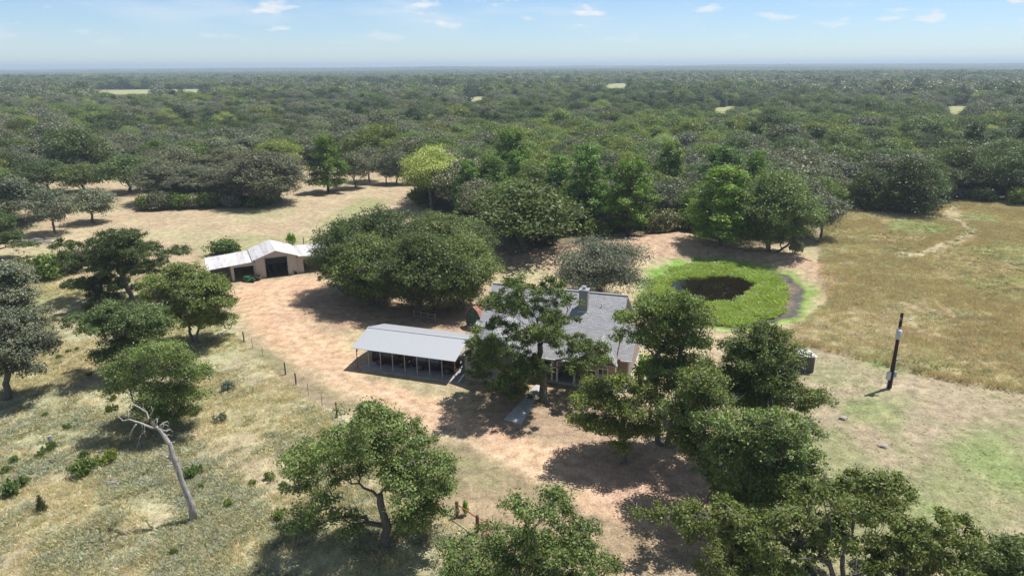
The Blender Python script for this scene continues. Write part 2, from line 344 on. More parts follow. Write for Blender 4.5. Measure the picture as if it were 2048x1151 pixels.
    FR = W_([(905,1030),(960,990),(1110,985),(1200,1020),(1420,1090),(1500,1150),(1500,1400),(1000,1400),(960,1090)]); put(smooth(-1.5, 1.5, sdf(FR, wx, wy))*(1-dr)*.8, (.32, .24, .155)); put(smooth(-1.5, 1.5, sdf(FR, wx, wy))*(1-dr)*smooth(.5, .65, n2)*.5, (.38, .30, .21))
    # pond: outer green, mud, weed bed, bottom
    dpo = sdf(PO, wx, wy)
    put(smooth(-1.2, 1.4, dpo+(n4-.5)*3), (.175, .29, .055))
    dpm = sdf(PM, wx, wy); put(smooth(-.4, .4, dpm), (.17, .135, .10)); put(smooth(-.3, .3, dpm)*smooth(1.5, .8, dpm), (.10, .09, .08))
    put(smooth(-.4, .5, sdf(PW, wx, wy)), (.18, .24, .065))
    put(smooth(-.5, .3, sdf(PWA, xn, yn)), (.05, .04, .025))
    zn = z[near]+pond_dip(xn, yn)+bank_h(xn, yn)
    # tall unmown grass stands a little proud of the mown ground and has a shaggy top
    zn = zn+tl*(.3+.2*(n4-.5))
    zn = zn+lf*.1*(n4-.5)+(fbm(xn, yn, 9, 2, 33)-.5)*.12*(1-tl)
    z[near] = zn; c[near] = cn
    gi = np.arange(nx*ny).reshape(ny, nx); a = gi[:-1, :-1].ravel(); q = np.stack([a, a+1, a+nx+1, a+nx], 1)
    me = np_mesh('ground', np.stack([x, y, z], 1), np.full(len(q), 4), q.ravel(), [], np.concatenate([c, np.ones((len(c), 1))], 1), None, True)
    m, N, L, b = mat('ground_soil_and_grass')
    at = N.new('ShaderNodeAttribute'); at.attribute_name = 'tint'; tc = N.new('ShaderNodeTexCoord')
    def noise(s, d=6, r=.6, st=None):
        n = N.new('ShaderNodeTexNoise'); n.inputs['Scale'].default_value = s; n.inputs['Detail'].default_value = d; n.inputs['Roughness'].default_value = r
        if st:
            mp = N.new('ShaderNodeMapping'); mp.inputs['Scale'].default_value = st; mp.inputs['Rotation'].default_value = (0, 0, .5); L.new(tc.outputs['Object'], mp.inputs[0]); L.new(mp.outputs[0], n.inputs[0])
        else: L.new(tc.outputs['Object'], n.inputs[0])
        return n.outputs[0]
    def rng(v, a, b_, c_, d_):
        n = N.new('ShaderNodeMapRange'); n.clamp = True; L.new(v, n.inputs[0])
        for i, k in enumerate((a, b_, c_, d_)): n.inputs[i+1].default_value = k
        return n.outputs[0]
    def mul(a_, b_):
        n = N.new('ShaderNodeMath'); n.operation = 'MULTIPLY'; L.new(a_, n.inputs[0]); L.new(b_, n.inputs[1]); return n.outputs[0]
    f1 = rng(noise(.9, 9, .78), .32, .68, .52, 1.46); f2 = rng(noise(7., 5, .8), .3, .7, .5, 1.5); f3 = rng(noise(.16, 4, .6), .3, .7, .88, 1.12)
    k = mul(mul(f1, f2), f3)
    v = N.new('ShaderNodeVectorMath'); v.operation = 'SCALE'; L.new(at.outputs['Color'], v.inputs[0]); L.new(k, v.inputs['Scale'])
    # small straw / bare flecks
    fl = rng(noise(2.6, 6, .8, (1, .6, 1)), .56, .70, 0, .42)
    mx = N.new('ShaderNodeMix'); mx.data_type = 'VECTOR'; L.new(fl, mx.inputs[0]); L.new(v.outputs[0], mx.inputs[4])
    v2 = N.new('ShaderNodeVectorMath'); v2.operation = 'MULTIPLY'; v2.inputs[1].default_value = (1.32, 1.22, 1.12); L.new(v.outputs[0], v2.inputs[0]); L.new(v2.outputs[0], mx.inputs[5])
    L.new(mx.outputs[1], b.inputs['Base Color']); b.inputs['Roughness'].default_value = .95; b.inputs['Specular IOR Level'].default_value = .1
    bp = N.new('ShaderNodeBump'); bp.inputs['Strength'].default_value = .5; bp.inputs['Distance'].default_value = .12; L.new(noise(4., 6, .7), bp.inputs['Height']); L.new(bp.outputs[0], b.inputs['Normal'])
    me.materials.append(m); o = link('ground', me); tag(o, kind='structure')
ground()

def pond_water():
    pts = [(p[0], p[1]) for p in W_(POND_WEED)]; cx = sum(p[0] for p in pts)/len(pts); cy = sum(p[1] for p in pts)/len(pts)
    n = 64; vs = [(cx, cy, 0)]
    A = W_([(1422+(p[0]-1422)*1.22, 572+(p[1]-572)*1.35) for p in POND_WATER])
    for i in range(n):
        t = i/n*len(A); k = int(t); f = t-k; a = A[k]; b = A[(k+1) % len(A)]; vs.append((a[0]*(1-f)+b[0]*f, a[1]*(1-f)+b[1]*f, 0))
    fs = [(0, i+1, (i+1) % n+1) for i in range(n)]
    m, N, L, b = mat('pond_water'); b.inputs['Base Color'].default_value = (.010, .007, .004, 1); b.inputs['Roughness'].default_value = .04; b.inputs['IOR'].default_value = 1.4
    tc = N.new('ShaderNodeTexCoord'); n1 = N.new('ShaderNodeTexNoise'); n1.inputs['Scale'].default_value = 2.; L.new(tc.outputs['Object'], n1.inputs[0])
    bp = N.new('ShaderNodeBump'); bp.inputs['Strength'].default_value = .03; bp.inputs['Distance'].default_value = .03; L.new(n1.outputs[0], bp.inputs['Height']); L.new(bp.outputs[0], b.inputs['Normal'])
    me = bpy.data.meshes.new('pond_water'); me.from_pydata(vs, [], fs); me.materials.append(m); me.update()
    tag(link('pond_water', me, loc=(0, 0, -.3)), kind='structure')
pond_water()

# concrete path to the porch: separate poured slabs
conc = plain('pale_concrete', (.42, .41, .39), .9, noise=.2, scale=2.5, bump=.15)
def path():
    l = W_([(1008,839),(1038,808),(1058,786),(1075,767)]); r = W_([(1042,850),(1069,804),(1078,786),(1089,769)])
    e = empty('front_path', (0, 0, 0)); tag(e, kind='structure')
    def at(P, f):
        t = f*(len(P)-1); k = min(int(t), len(P)-2); f = t-k; return P[k][0]*(1-f)+P[k+1][0]*f, P[k][1]*(1-f)+P[k+1][1]*f
    n = 7
    for i in range(n):
        a, b = i/n+.004, (i+1)/n-.004; z = .09+.01*(i % 2)
        MB().prism([at(l, a), at(r, a), at(r, b), at(l, b)], 'z', -.05, z).build('slab', conc, e)
path()

# ------------------------------------------------------------------ plants
def leaf_quads(rs, C, size, out, up=.55, asp=.6, spread=.9):
    """kite shaped leaf sprays at centres C; out = outward directions"""
    n = len(C); nrm = out*.5+np.array([0, 0, up])+rs.normal(size=(n, 3))*spread*.6
    nrm /= np.linalg.norm(nrm, axis=1)[:, None]; t = rs.normal(size=(n, 3)); a = np.cross(nrm, t); a /= np.linalg.norm(a, axis=1)[:, None]; b = np.cross(nrm, a)
    s = (size*(.6+.8*rs.rand(n)))[:, None]
    v = np.stack([C-a*s*.5, C-b*s*asp*.5-a*s*.05, C+a*s*.5, C+b*s*asp*.5+a*s*.08], 1)
    return v.reshape(-1, 3)
def tint_of(rs, n, per=4, base=None, amp=.28, dry=.03):
    k = (base if base is not None else np.ones(n))*(1+amp*rs.normal(size=n)*.6); k = np.clip(k, .45, 1.8)
    t = np.stack([k*(1+.12*rs.normal(size=n)), k, k*(1+.15*rs.normal(size=n)), np.ones(n)], 1)
    d = rs.rand(n) < dry*.5; t[d, :3] = np.array([1.9, 1.35, 1.5])*k[d][:, None]
    return np.repeat(np.clip(t, .2, 3), per, 0)
class Tubes:
    def __init__(s): s.v = []; s.q = []; s.n = 0; s.m = []
    def add(s, P, r, n=5, m=0):
        P = np.asarray(P, float); k = len(P); r = np.broadcast_to(r, (k,))
        d = np.gradient(P, axis=0); d /= np.linalg.norm(d, axis=1)[:, None]+1e-9
        ref = np.array([1., 0, 0]) if abs(d[0][0]) < .8 else np.array([0, 1., 0]); a = np.cross(d, ref); a /= np.linalg.norm(a, axis=1)[:, None]+1e-9; b = np.cross(d, a)
        t = np.arange(n)/n*2*math.pi
        v = P[:, None, :]+(a[:, None, :]*np.cos(t)[None, :, None]+b[:, None, :]*np.sin(t)[None, :, None])*r[:, None, None]
        s.v.append(v.reshape(-1, 3)); i = np.arange(k-1)[:, None]*n; j = np.arange(n)[None, :]; j2 = (j+1) % n
        s.q.append((np.stack([i+j, i+j2, i+n+j2, i+n+j], -1).reshape(-1, 4))+s.n); s.n += k*n; s.m.append(np.full((k-1)*n, m))
    def mesh(s, name, m):
        v = np.concatenate(s.v); q = np.concatenate(s.q); return np_mesh(name, v, np.full(len(q), 4), q.ravel(), [m, M['bark_pale']], midx=np.concatenate(s.m), smoothf=True)
def curve(rs, a, b, n, wob, sag=0):
    t = np.linspace(0, 1, n)[:, None]; a = np.asarray(a); b = np.asarray(b); L_ = np.linalg.norm(b-a)
    w = np.cumsum(rs.normal(size=(n, 3)), 0); w -= t*w[-1]; w[0] = 0
    p = a*(1-t)+b*t+w*wob*L_/n; p[:, 2] += np.sin(t[:, 0]*math.pi)*sag*L_; return p
def make_broadleaf(name, seed, H, R_, leaf, nleaf, lobes=11, zb=.28, mat_='oak', bark='bark', trunks=1, tr=.3, gap=.5, flat=.62, clr=.5, twigs=True, lobes_r=.38, pale=False, LCX=None, TRX=None):
    rs = np.random.RandomState(seed); T = Tubes()
    cz = H*(1+zb)/2; hz = H*(1-zb)/2
    LC = []; tries = 0
    while len(LC) < lobes and tries < 4000:
        tries += 1; u = rs.normal(size=3); u /= np.linalg.norm(u); rr = rs.uniform(.45, .72)
        p = np.array([u[0]*R_*rr*1.02, u[1]*R_*rr*1.02, cz+u[2]*hz*rr])
        if p[2] < H*zb+hz*.15: continue
        if all(np.linalg.norm((p-q[0])*[1, 1, 1.25]) > gap*R_ for q in LC): LC.append((p, R_*lobes_r*rs.uniform(.72, 1.25)))
    LC.append((np.array([rs.normal()*R_*.1, rs.normal()*R_*.1, H-R_*lobes_r*.75]), R_*lobes_r*.9))
    if LCX is not None: LC = LCX
    # trunk(s)
    forks = []
    for k in range(trunks):
        b0 = np.array([0, 0, -.25]) if trunks == 1 else np.array([math.cos(k*2.4)*.45, math.sin(k*2.4)*.45, -.25])
        top = np.array([rs.normal()*R_*.08+b0[0]*2.5, rs.normal()*R_*.08+b0[1]*2.5, H*(zb+.12)])
        if TRX is not None: top = np.array([TRX[0], TRX[1], TRX[2]])+rs.normal(size=3)*[.3, .3, 0]*(k > 0)+b0*[2, 2, 0]
        P = curve(rs, b0, top, 8, .28); rad = tr/math.sqrt(trunks)*np.array([1.7, 1.15, 1, .93, .88, .83, .78, .7]); T.add(P, rad, 9); forks.append((P, rad))
    nodes = []
    for P, rad in forks:
        for q in range(3, 8): nodes.append((P[q], rad[q], q*.4))
    LC = sorted(LC, key=lambda l: np.linalg.norm(l[0]-forks[0][0][-1]))
    leafC = []; leafO = []; leafB = []
    tot = sum(r*r for _, r in LC)
    for (c, r) in LC:
        tgt = c-np.array([0, 0, r*.25])
        cost = [np.linalg.norm(tgt-q[0])*1.0+.45*q[2]+(2.5 if q[0][2] > tgt[2]+.6 else 0) for q in nodes]; nd = nodes[int(np.argmin(cost))]; st = nd[0]; L0 = np.linalg.norm(tgt-st)
        n_ = 8; B = curve(rs, st, tgt, n_, .4, .10 if tgt[2] < st[2]+1.5 else -.06); br = np.linspace(min(nd[1]*.72, .05+.03*L0), .028, n_); T.add(B, br, 5)
        for q in range(2, n_, 2): nodes.append((B[q], br[q], nd[2]+L0*q/n_))
        nc = max(10, int(46*r*r/(R_*.38)**2)); u = rs.normal(size=(nc, 3)); u[:, 2] = np.abs(u[:, 2])*.95-.42*rs.rand(nc); u /= np.linalg.norm(u, axis=1)[:, None]
        rad_ = r*(.72+.42*rs.rand(nc))[:, None]; cc = c+u*rad_*np.array([1, 1, flat]); inner = rs.rand(nc) < .18; cc[inner] = c+(cc[inner]-c)*.5
        cc[:, 2] = np.maximum(cc[:, 2], H*zb*.8)
        if twigs:
            for q in cc[::(1 if leaf < .3 else 3)]:
                s0 = B[rs.randint(4, n_)]
                if rs.rand() < (.30 if pale else .13) and leaf < .3:
                    e1 = q+(q-c)*rs.uniform(.15, .5)+rs.normal(size=3)*.15; T.add(curve(rs, q-(q-c)*.35, e1, 5, .8), np.linspace(.022, .008, 5), 3, 1)
                    for _ in range(2): T.add(curve(rs, (q+e1)/2, e1+rs.normal(size=3)*.35, 4, .6), np.linspace(.013, .006, 4), 3, 1)
                T.add(curve(rs, s0, q, 4, .35), np.linspace(.022, .008, 4)*(1.3 if pale else 1), 3)
        per = max(1, int(nleaf*r*r/tot/nc)); sg = clr*(.75+.5*rs.rand(nc))
        pts = np.repeat(cc, per, 0)+rs.normal(size=(nc*per, 3))*np.repeat(sg, per)[:, None]*np.array([1, 1, .6])
        leafC.append(pts); o = pts-c; o /= np.linalg.norm(o, axis=1)[:, None]+1e-6; leafO.append(o)
        leafB.append(np.repeat((.86+.28*rs.rand(nc))*rs.uniform(.9, 1.1), per))
    C = np.concatenate(leafC); O = np.concatenate(leafO); Bt = np.concatenate(leafB)
    v = leaf_quads(rs, C, leaf, O); n = len(C)
    crown = np_mesh(name+'_crown', v, np.full(n, 4), np.arange(4*n), [M[mat_]], tint_of(rs, n, base=Bt, amp=.40 if leaf < .22 else .15, dry=.03 if leaf < .22 else 0))
    return T.mesh(name+'_trunk', M[bark]), crown
def make_pine(name, seed, H, R_, leaf, nleaf, mat_='pine', zb=.18, droop=.05, cone=1.0, whorls=12, per=6):
    rs = np.random.RandomState(seed); T = Tubes(); P = curve(rs, [0, 0, -.2], [rs.normal()*.2, rs.normal()*.2, H*.98], 12, .05); T.add(P, np.linspace(.32, .04, 12)*H/13, 7)
    cc = []; oo = []
    for w in range(whorls):
        f = zb+(1-zb)*(w+.5*rs.rand())/whorls; z = f*H; g = (f-zb)/(1-zb); rad = R_*(min(1, (g+.12)*4.2)*(1-g**1.5*.86*cone))
        for k in range(per):
            a = 2*math.pi*(k+rs.rand()*.8)/per+w*1.1; L_ = rad*rs.uniform(.6, 1.12); d = np.array([math.cos(a), math.sin(a), 0])
            c0 = np.array([np.interp(z, P[:, 2], P[:, 0]), np.interp(z, P[:, 2], P[:, 1]), z]); tip = c0+d*L_+np.array([0, 0, L_*(.22-droop*3)])
            T.add(curve(rs, c0, tip, 4, .2), np.linspace(.08, .03, 4), 4)
            m_ = max(2, int(L_*2.2))
            for j in range(m_):
                t = 1-.62*j/m_; q = c0+(tip-c0)*t+rs.normal(size=3)*[.3, .3, .15]*(1+(1-t)); cc.append(q); oo.append(d)
    cc.append(P[-1]); oo.append(np.array([0, 0, 1.])); cc = np.array(cc); oo = np.array(oo); k = max(1, nleaf//len(cc))
    C = np.repeat(cc, k, 0)+rs.normal(size=(len(cc)*k, 3))*np.array([.36, .36, .26])*R_/4.5; O = np.repeat(oo, k, 0); n = len(C)
    v = leaf_quads(rs, C, leaf, O, up=.8, asp=.45); Bt = np.repeat(.8+.4*rs.rand(len(cc)), k)
    return T.mesh(name+'_trunk', M['bark_pine']), np_mesh(name+'_crown', v, np.full(n, 4), np.arange(4*n), [M[mat_]], tint_of(rs, n, base=Bt, dry=0))
def make_shrub(name, seed, H, R_, leaf, nleaf, mat_='shrub', blobs=9):
    rs = np.random.RandomState(seed); T = Tubes(); C = []; O = []; Bt = []
    for i in range(blobs):
        a = rs.rand()*6.28; rr = R_*.62*math.sqrt(rs.rand()); r = R_*rs.uniform(.28, .5); hz = H*rs.uniform(.32, .5)*(1-.35*rr/R_); c = np.array([math.cos(a)*rr, math.sin(a)*rr, hz])
        T.add(curve(rs, [c[0]*.15, c[1]*.15, -.1], c, 4, .2), np.linspace(.06, .02, 4), 4)
        n = nleaf//blobs; u = rs.normal(size=(n, 3)); u[:, 2] = np.abs(u[:, 2])-.25; u /= np.linalg.norm(u, axis=1)[:, None]
        # gathered into small sprays
        ns = max(8, n//16); g = rs.randint(0, ns, n); us = u[:ns][g]+rs.normal(size=(n, 3))*.22
        p = c+us*np.array([r, r, H*.42])*(.65+.4*rs.rand(ns)[g])[:, None]; p[:, 2] = np.maximum(p[:, 2], .03)
        C.append(p); O.append(u); Bt.append((.8+.4*rs.rand(ns))[g])
    C = np.concatenate(C); O = np.concatenate(O); n = len(C)
    v = leaf_quads(rs, C, leaf, O); return T.mesh(name+'_stem', M['bark']), np_mesh(name+'_foliage', v, np.full(n, 4), np.arange(4*n), [M[mat_]], tint_of(rs, n, base=np.concatenate(Bt)))

P_ = {}
# near prototypes (leaf sprays about 0.2 m)
P_['oak_e'] = make_broadleaf('oak_e', 58, 10, 5.4, .24, 44000, lobes=26, zb=.03, trunks=3, tr=.3, gap=.36, clr=.36, mat_='oak', lobes_r=.38, flat=.8)
P_['olive'] = make_broadleaf('olive', 97, 8.5, 5.4, .20, 30000, lobes=18, zb=.06, tr=.25, gap=.4, clr=.5, mat_='olive', lobes_r=.36)
# middle distance
def mids(key, n, seed, **k):
    for i in range(n): P_['%s%d' % (key, i)] = make_broadleaf('%s%d' % (key, i), seed+i*13, **k)
mids('mid_oak', 4, 200, H=8.5, R_=5.0, leaf=.34, nleaf=10500, lobes=13, zb=.2, tr=.26, clr=.5, mat_='oak_grey', lobes_r=.38)
mids('mid_dark', 3, 300, H=9.5, R_=5.4, leaf=.34, nleaf=12500, lobes=15, zb=.14, tr=.3, clr=.5, mat_='oak_dark', lobes_r=.38)
P_['cotton'] = make_broadleaf('cotton', 401, 13, 6.2, .3, 15000, lobes=20, zb=.22, tr=.38, gap=.38, clr=.6, mat_='yellowgreen', bark='bark', lobes_r=.34)
P_['pine0'] = make_pine('pine0', 501, 13.5, 5.0, .38, 17000, cone=.95, whorls=10, per=6, zb=.1); P_['pine1'] = make_pine('pine1', 517, 14, 4.2, .38, 14000, whorls=10, cone=.8, per=6); P_['pine2'] = make_pine('pine2', 533, 12, 4.6, .38, 14000, cone=.82, whorls=9, per=6)
P_['juniper0'] = make_pine('juniper0', 541, 6.5, 2.8, .36, 5000, 'juniper', zb=.02, per=8); P_['juniper1'] = make_pine('juniper1', 547, 10, 6.0, .42, 9000, 'juniper', zb=.03, cone=.8, per=8)
P_['shrub0'] = make_shrub('shrub0', 601, 1.0, .95, .16, 1500); P_['shrub1'] = make_shrub('shrub1', 607, 1.1, 1.2, .17, 1700)
P_['thicket0'] = make_shrub('thicket0', 613, 3.4, 3.0, .36, 3600, 'shrub', 12); P_['thicket1'] = make_shrub('thicket1', 617, 3.0, 2.8, .36, 3400, 'olive', 12); P_['thicket2'] = make_shrub('thicket2', 619, 4.2, 3.4, .38, 4000, 'juniper', 14)
P_['fresh'] = make_shrub('fresh', 631, 2.6, 1.5, .26, 1600, 'fresh', 10)

KINDN = dict(crown='crown', trunk='trunk')
def plant(key, x, y, sx, sz, rz, label, group=None, name='oak_tree', cat='tree', z=None, matk=None, parts=('trunk', 'crown')):
    t, c = P_[key]
    e = empty(name, (x, y, float(ground_z(np.array([x]), np.array([y]))[0]) if z is None else z), rz, label, cat, group); e.scale = (sx, sx, sz)
    link(parts[0], t, e)
    if matk:
        kk = (key, matk)
        if kk not in P_: c2 = c.copy(); c2.materials[0] = M[matk]; P_[kk] = c2
        c = P_[kk]
    link(parts[1], c, e); return e
HT = dict(oak_a=(10, 5.8), oak_b=(12, 6.4), oak_c=(9, 6.2), oak_d=(13, 4.9), oak_e=(10, 5.4), oak_f=(9.5, 6.6), elm=(8.5, 4.2), olive=(8.5, 5.4), cotton=(13, 6.2), pine0=(13.5, 5), pine1=(14, 4.2), pine2=(12, 4.6),
          juniper0=(6.5, 2.8), juniper1=(10, 6.), shrub0=(1., .95), shrub1=(1.1, 1.2), thicket0=(3.4, 3), thicket1=(3, 2.8), thicket2=(4.2, 3.4), fresh=(2.6, 1.5))
for i in range(4): HT['mid_oak%d' % i] = (8.5, 5.0)
for i in range(3): HT['mid_dark%d' % i] = (9.5, 5.4)
HERO = []   # base px, base py, top py, width px
def hero(key, bx, by, top, wpx, rz, label, **k):
    g = G(bx, by); x, y = g[0], g[1]; h0, r0 = HT[key]; d = ray(bx, top); t = y/d[1]; H = CAM_H+d[2]*t
    sl = math.hypot(math.hypot(x, y), CAM_H-H*.6); fw = y*math.cos(PITCH)+(CAM_H-H*.6)*math.sin(PITCH); r = wpx/2/F*fw
    if not key.startswith('pine'): H = H-.15*r*CAM_H/y
    else: r = r*1.12; H = H*1.06
    r *= 1.0 if key[:3] in ('pin', 'jun', 'thi', 'shr', 'fre') else 1.13
    HERO.append((x, y, r)); return plant(key, x, y, r/r0/1.02, H/h0, rz, label, **k)

def hero_at(name, bx, by, lobes, label, seed, leaf=.17, dens=1., mat_='oak', tr=.3, trunks=1, clr=.36, flat=.7, dep=.5, trunk_to=.45, pale=False, twig=True, grow=1.32, **k):
    clr *= .7
    # crown built from surveyed masses: each is (px, py, radius in px) at a distance near that of the trunk
    rs = np.random.RandomState(seed); b = G(bx, by); LC = []; R0 = (max(l[0]+l[2] for l in lobes)-min(l[0]-l[2] for l in lobes))/2/F*np.hypot(b[1], 22)
    for (px, py, r) in lobes:
        dy = rs.uniform(-dep, dep)*R0; d = ray(px, py); t = (b[1]+dy)/d[1]; z = CAM_H+d[2]*t
        if z < 1.2: t = (1.2-CAM_H)/d[2]; z = 1.2
        p = d*t-np.array([b[0], b[1], 0]); rr = r/F*t*grow; p[2] = max(z, 1.2); LC.append((p, rr))
        if rs.rand() < .75:
            q = p+np.array([rs.normal()*.4, -np.sign(dy)*R0*rs.uniform(.3, .8), 0]); q[2] += (q[1]-p[1])*(-ray(px, py)[2]/ray(px, py)[1])*-1; 
            if q[2] > 1.0: LC.append((q, rr*.9))
    zt = max(q[0][2] for q in LC); zl = np.mean([q[0][2] for q in LC]); cx = np.mean([q[0][0] for q in LC]); cy = np.mean([q[0][1] for q in LC])
    area = sum(r*r for _, r in LC); nl = int(area*1650*dens*(.17/leaf)**2*.75)
    Rm = max(2.5, R0)
    t_, c_ = make_broadleaf(name+str(seed), seed, zt+.5, Rm, leaf, nl, zb=.1, mat_=mat_, trunks=trunks, tr=tr, flat=flat, clr=clr, LCX=LC, TRX=(cx*.5, cy*.5, zl*trunk_to*1.6 if zl*trunk_to*1.6 < zt*.7 else zt*.7), lobes_r=float(np.mean([r for _, r in LC]))/Rm, pale=pale)
    HERO.append((b[0], b[1], R0)); e = empty('oak_tree', (b[0], b[1], 0), 0, label, 'tree'); link('trunk', t_, e); link('crown', c_, e); return e

# foreground and yard
hero_at('yard_oak', 775, 1090, [(750,835,30),(800,850,28),(700,870,33),(640,905,34),(592,925,28),(760,900,40),(830,890,38),(868,930,32),(690,950,36),(612,962,26),(850,980,38),(888,970,20),(640,1008,30),(800,950,34),(835,1040,30),(690,1050,26),(620,1045,20),(865,1020,22)],
    'large green oak with visible forked trunk in the foreground pasture beside the wooden fence post', 3, dens=.8, tr=.3)
hero_at('yard_oak', 1092, 803, [(1040,578,26),(1108,582,25),(1140,604,15),(1008,612,28),(1068,622,32),(1122,642,24),(985,652,20),(1040,672,26),(1098,674,24),(972,700,27),(1022,720,32),(962,738,24),(1150,692,26),(1192,698,20),(1165,732,20),(1204,722,12),(1062,742,26),(1034,786,20),(1018,760,20),(955,660,8),(990,765,18)],
    'open crowned oak standing in front of the grey roofed house beside the concrete path', 12, dens=.95, tr=.34, mat_='elm', clr=.3, trunk_to=.6, grow=1.4)
hero_at('yard_oak', 1062, 1300, [(1028,1012,18),(1120,997,20),(1086,1022,15),(1124,1042,26),(1178,1053,16),(1035,1048,25),(990,1067,24),(939,1097,24),(1007,1108,30),(1076,1090,30),(1127,1097,26),(1161,1118,26),(1213,1135,20),(905,1128,22),(956,1138,25),(1042,1142,30),(1110,1145,30),(1000,1190,45),(1120,1190,45),(1060,1240,45)],
    'oak cut off by the bottom edge of the view beside the red pipe gate', 21, leaf=.15, tr=.3, clr=.28, pale=True)
hero_at('yard_oak', 1672, 1225, [(1347,1026,10),(1380,1026,20),(1417,1037,22),(1464,1026,25),(1501,1048,26),(1464,1070,26),(1519,1099,30),(1446,1117,25),(1420,1135,16),(1490,1135,28),(1610,979,24),(1665,982,26),(1720,979,28),(1775,986,25),(1702,1015,28),(1775,1022,24),(1629,1033,26),(1665,1063,32),(1756,1055,30),(1830,1070,30),(1870,1088,25),(1738,1106,32),(1830,1117,30),(1892,1128,20),(1610,1106,26),(1574,1085,22),(1793,1143,30),(1537,1143,28),(1600,1190,45),(1800,1190,45)],
    'wide spreading oak with several trunks at the bottom right', 33, dens=1.25, grow=1.5, leaf=.16, tr=.3, trunks=3, clr=.28, dep=.35, pale=True)
hero_at('yard_oak', 1332, 893, [(1301,614,24),(1336,606,24),(1379,618,24),(1406,645,18),(1273,638,18),(1250,634,14),(1313,653,26),(1359,653,26),(1387,685,24),(1328,692,27),(1285,680,18),(1245,670,16),(1355,724,28),(1316,740,25),(1379,759,27),(1332,772,25),(1395,725,20)],
    'tall narrow oak right of the house, its twin trunk on shaded pink soil', 44, dens=.85, tr=.32, trunks=2, trunk_to=.62, mat_='elm', clr=.32, grow=1.38)
hero_at('yard_oak', 1490, 925, [(1485,685,20),(1455,690,12),(1535,665,18),(1562,680,16),(1524,700,28),(1552,716,24),(1485,724,28),(1445,747,25),(1504,763,30),(1560,762,28),(1598,792,15),(1469,794,28),(1524,802,30),(1586,802,24),(1414,782,24)],
    'tall grey green oak in front of the small tin roofed shed', 55, dens=1.15, dep=.35, grow=1.42, tr=.32, trunks=2, mat_='oak', clr=.34)
hero_at('yard_oak', 1530, 1060, [(1430,850,25),(1490,850,28),(1550,850,28),(1605,862,24),(1450,900,28),(1520,900,30),(1590,905,26),(1630,920,13),(1480,950,30),(1550,950,30),(1615,945,16),(1440,985,25),(1510,995,30),(1570,985,22),(1420,940,18)],
    'grey green oak in the middle of the right clump, above the wide bottom right oak', 66, dens=1.2, dep=.35, grow=1.5, tr=.32, mat_='oak', clr=.32, pale=True)
hero_at('yard_oak', 1245, 925, [(1190,770,18),(1230,765,20),(1280,780,20),(1310,800,16),(1170,800,18),(1215,805,25),(1270,820,26),(1165,840,15),(1200,850,24),(1250,860,26),(1295,860,20),(1240,895,16),(1312,840,15)],
    'lower bushy oak between the front path and the tall twin trunked oak', 77, tr=.2, dens=.85, mat_='elm', clr=.32)
hero_at('yard_oak', 1420, 1000, [(1395,760,24),(1420,800,24),(1400,905,20),(1380,830,24),(1360,862,20),(1392,800,22),(1350,820,18),(1402,872,18),(1370,890,16)],
    'slender oak on pink soil in the middle of the clump right of the house', 88, tr=.2, mat_='oak', grow=1.45)
hero_at('yard_oak', 2010, 1290, [(1994,1095,20),(1976,1114,22),(2027,1099,20),(1957,1106,15),(2030,1128,32),(1943,1136,15),(1990,1150,35),(2070,1120,40),(2060,1170,45)],
    'oak reaching in at the bottom right corner of the pasture', 99, leaf=.15, tr=.25, clr=.28)
hero_at('knobbly_oak', 262, 607, [(244,472,17),(264,476,17),(185,492,18),(215,496,22),(281,502,22),(304,502,17),(333,512,11),(317,528,14),(244,525,26),(165,519,22),(142,535,17),(205,538,24),(271,542,18),(139,571,13),(165,565,15),(178,585,14),(215,568,24),(211,598,20),(277,575,10)],
    'dark wide oak with knobbly crown and bare trunk in the left pasture', 101, leaf=.2, tr=.3, grow=1.45, mat_='oak_dark', clr=.34, flat=.6, trunk_to=.62)
hero_at('pasture_oak', 388, 688, [(347,545,19),(380,552,26),(337,568,21),(413,571,24),(439,578,17),(373,578,24),(324,591,18),(429,605,26),(452,608,18),(390,608,26),(357,624,24),(413,634,24),(446,641,18),(380,647,17)],
    'round green oak left of the dirt yard, across from the metal barn', 112, leaf=.2, tr=.22, trunks=2, mat_='oak', clr=.36)
hero_at('pasture_oak', 265, 745, [(185,641,16),(211,631,21),(251,624,24),(287,631,24),(320,644,21),(215,657,21),(251,657,24),(291,661,24),(228,684,18),(258,687,18),(215,710,14),(238,704,16),(225,723,8)],
    'dark low spreading oak between the knobbly oak and the pale green elm', 123, leaf=.2, tr=.25, mat_='oak_dark', clr=.34)
hero_at('pasture_elm', 325, 858, [(325,698,18),(300,715,23),(350,710,21),(275,740,24),(330,740,28),(375,750,24),(400,740,15),(260,775,21),(310,785,28),(360,790,26),(395,790,17),(290,820,23),(340,825,25),(375,825,17),(330,845,15)],
    'pale green feathery elm directly behind the leaning dead trunk', 134, leaf=.15, tr=.18, mat_='oak', clr=.42, flat=.9, grow=1.12)
hero_at('edge_oak', 12, 795, [(10,640,26),(50,650,24),(80,670,20),(20,690,28),(65,705,24),(95,690,12),(-20,670,30),(30,735,22),(70,740,15),(-30,720,30)], 'oak at the left edge with its short trunk in view', 145, leaf=.2, tr=.3, mat_='oak_grey', clr=.36)
hero_at('edge_oak', -20, 700, [(10,545,24),(40,560,20),(60,590,14),(15,590,26),(45,615,18),(-20,570,30),(-10,620,30),(65,620,10)], 'grey oak half cut by the left edge, upper of the two', 156, leaf=.2, tr=.3, mat_='oak_grey', clr=.36)
hero_at('edge_oak', -15, 520, [(10,440,18),(30,470,14),(5,480,22),(-20,450,24),(38,490,10)], 'small dark oak at the left edge above the brush heap', 167, leaf=.22, tr=.25, mat_='oak_dark', clr=.36)
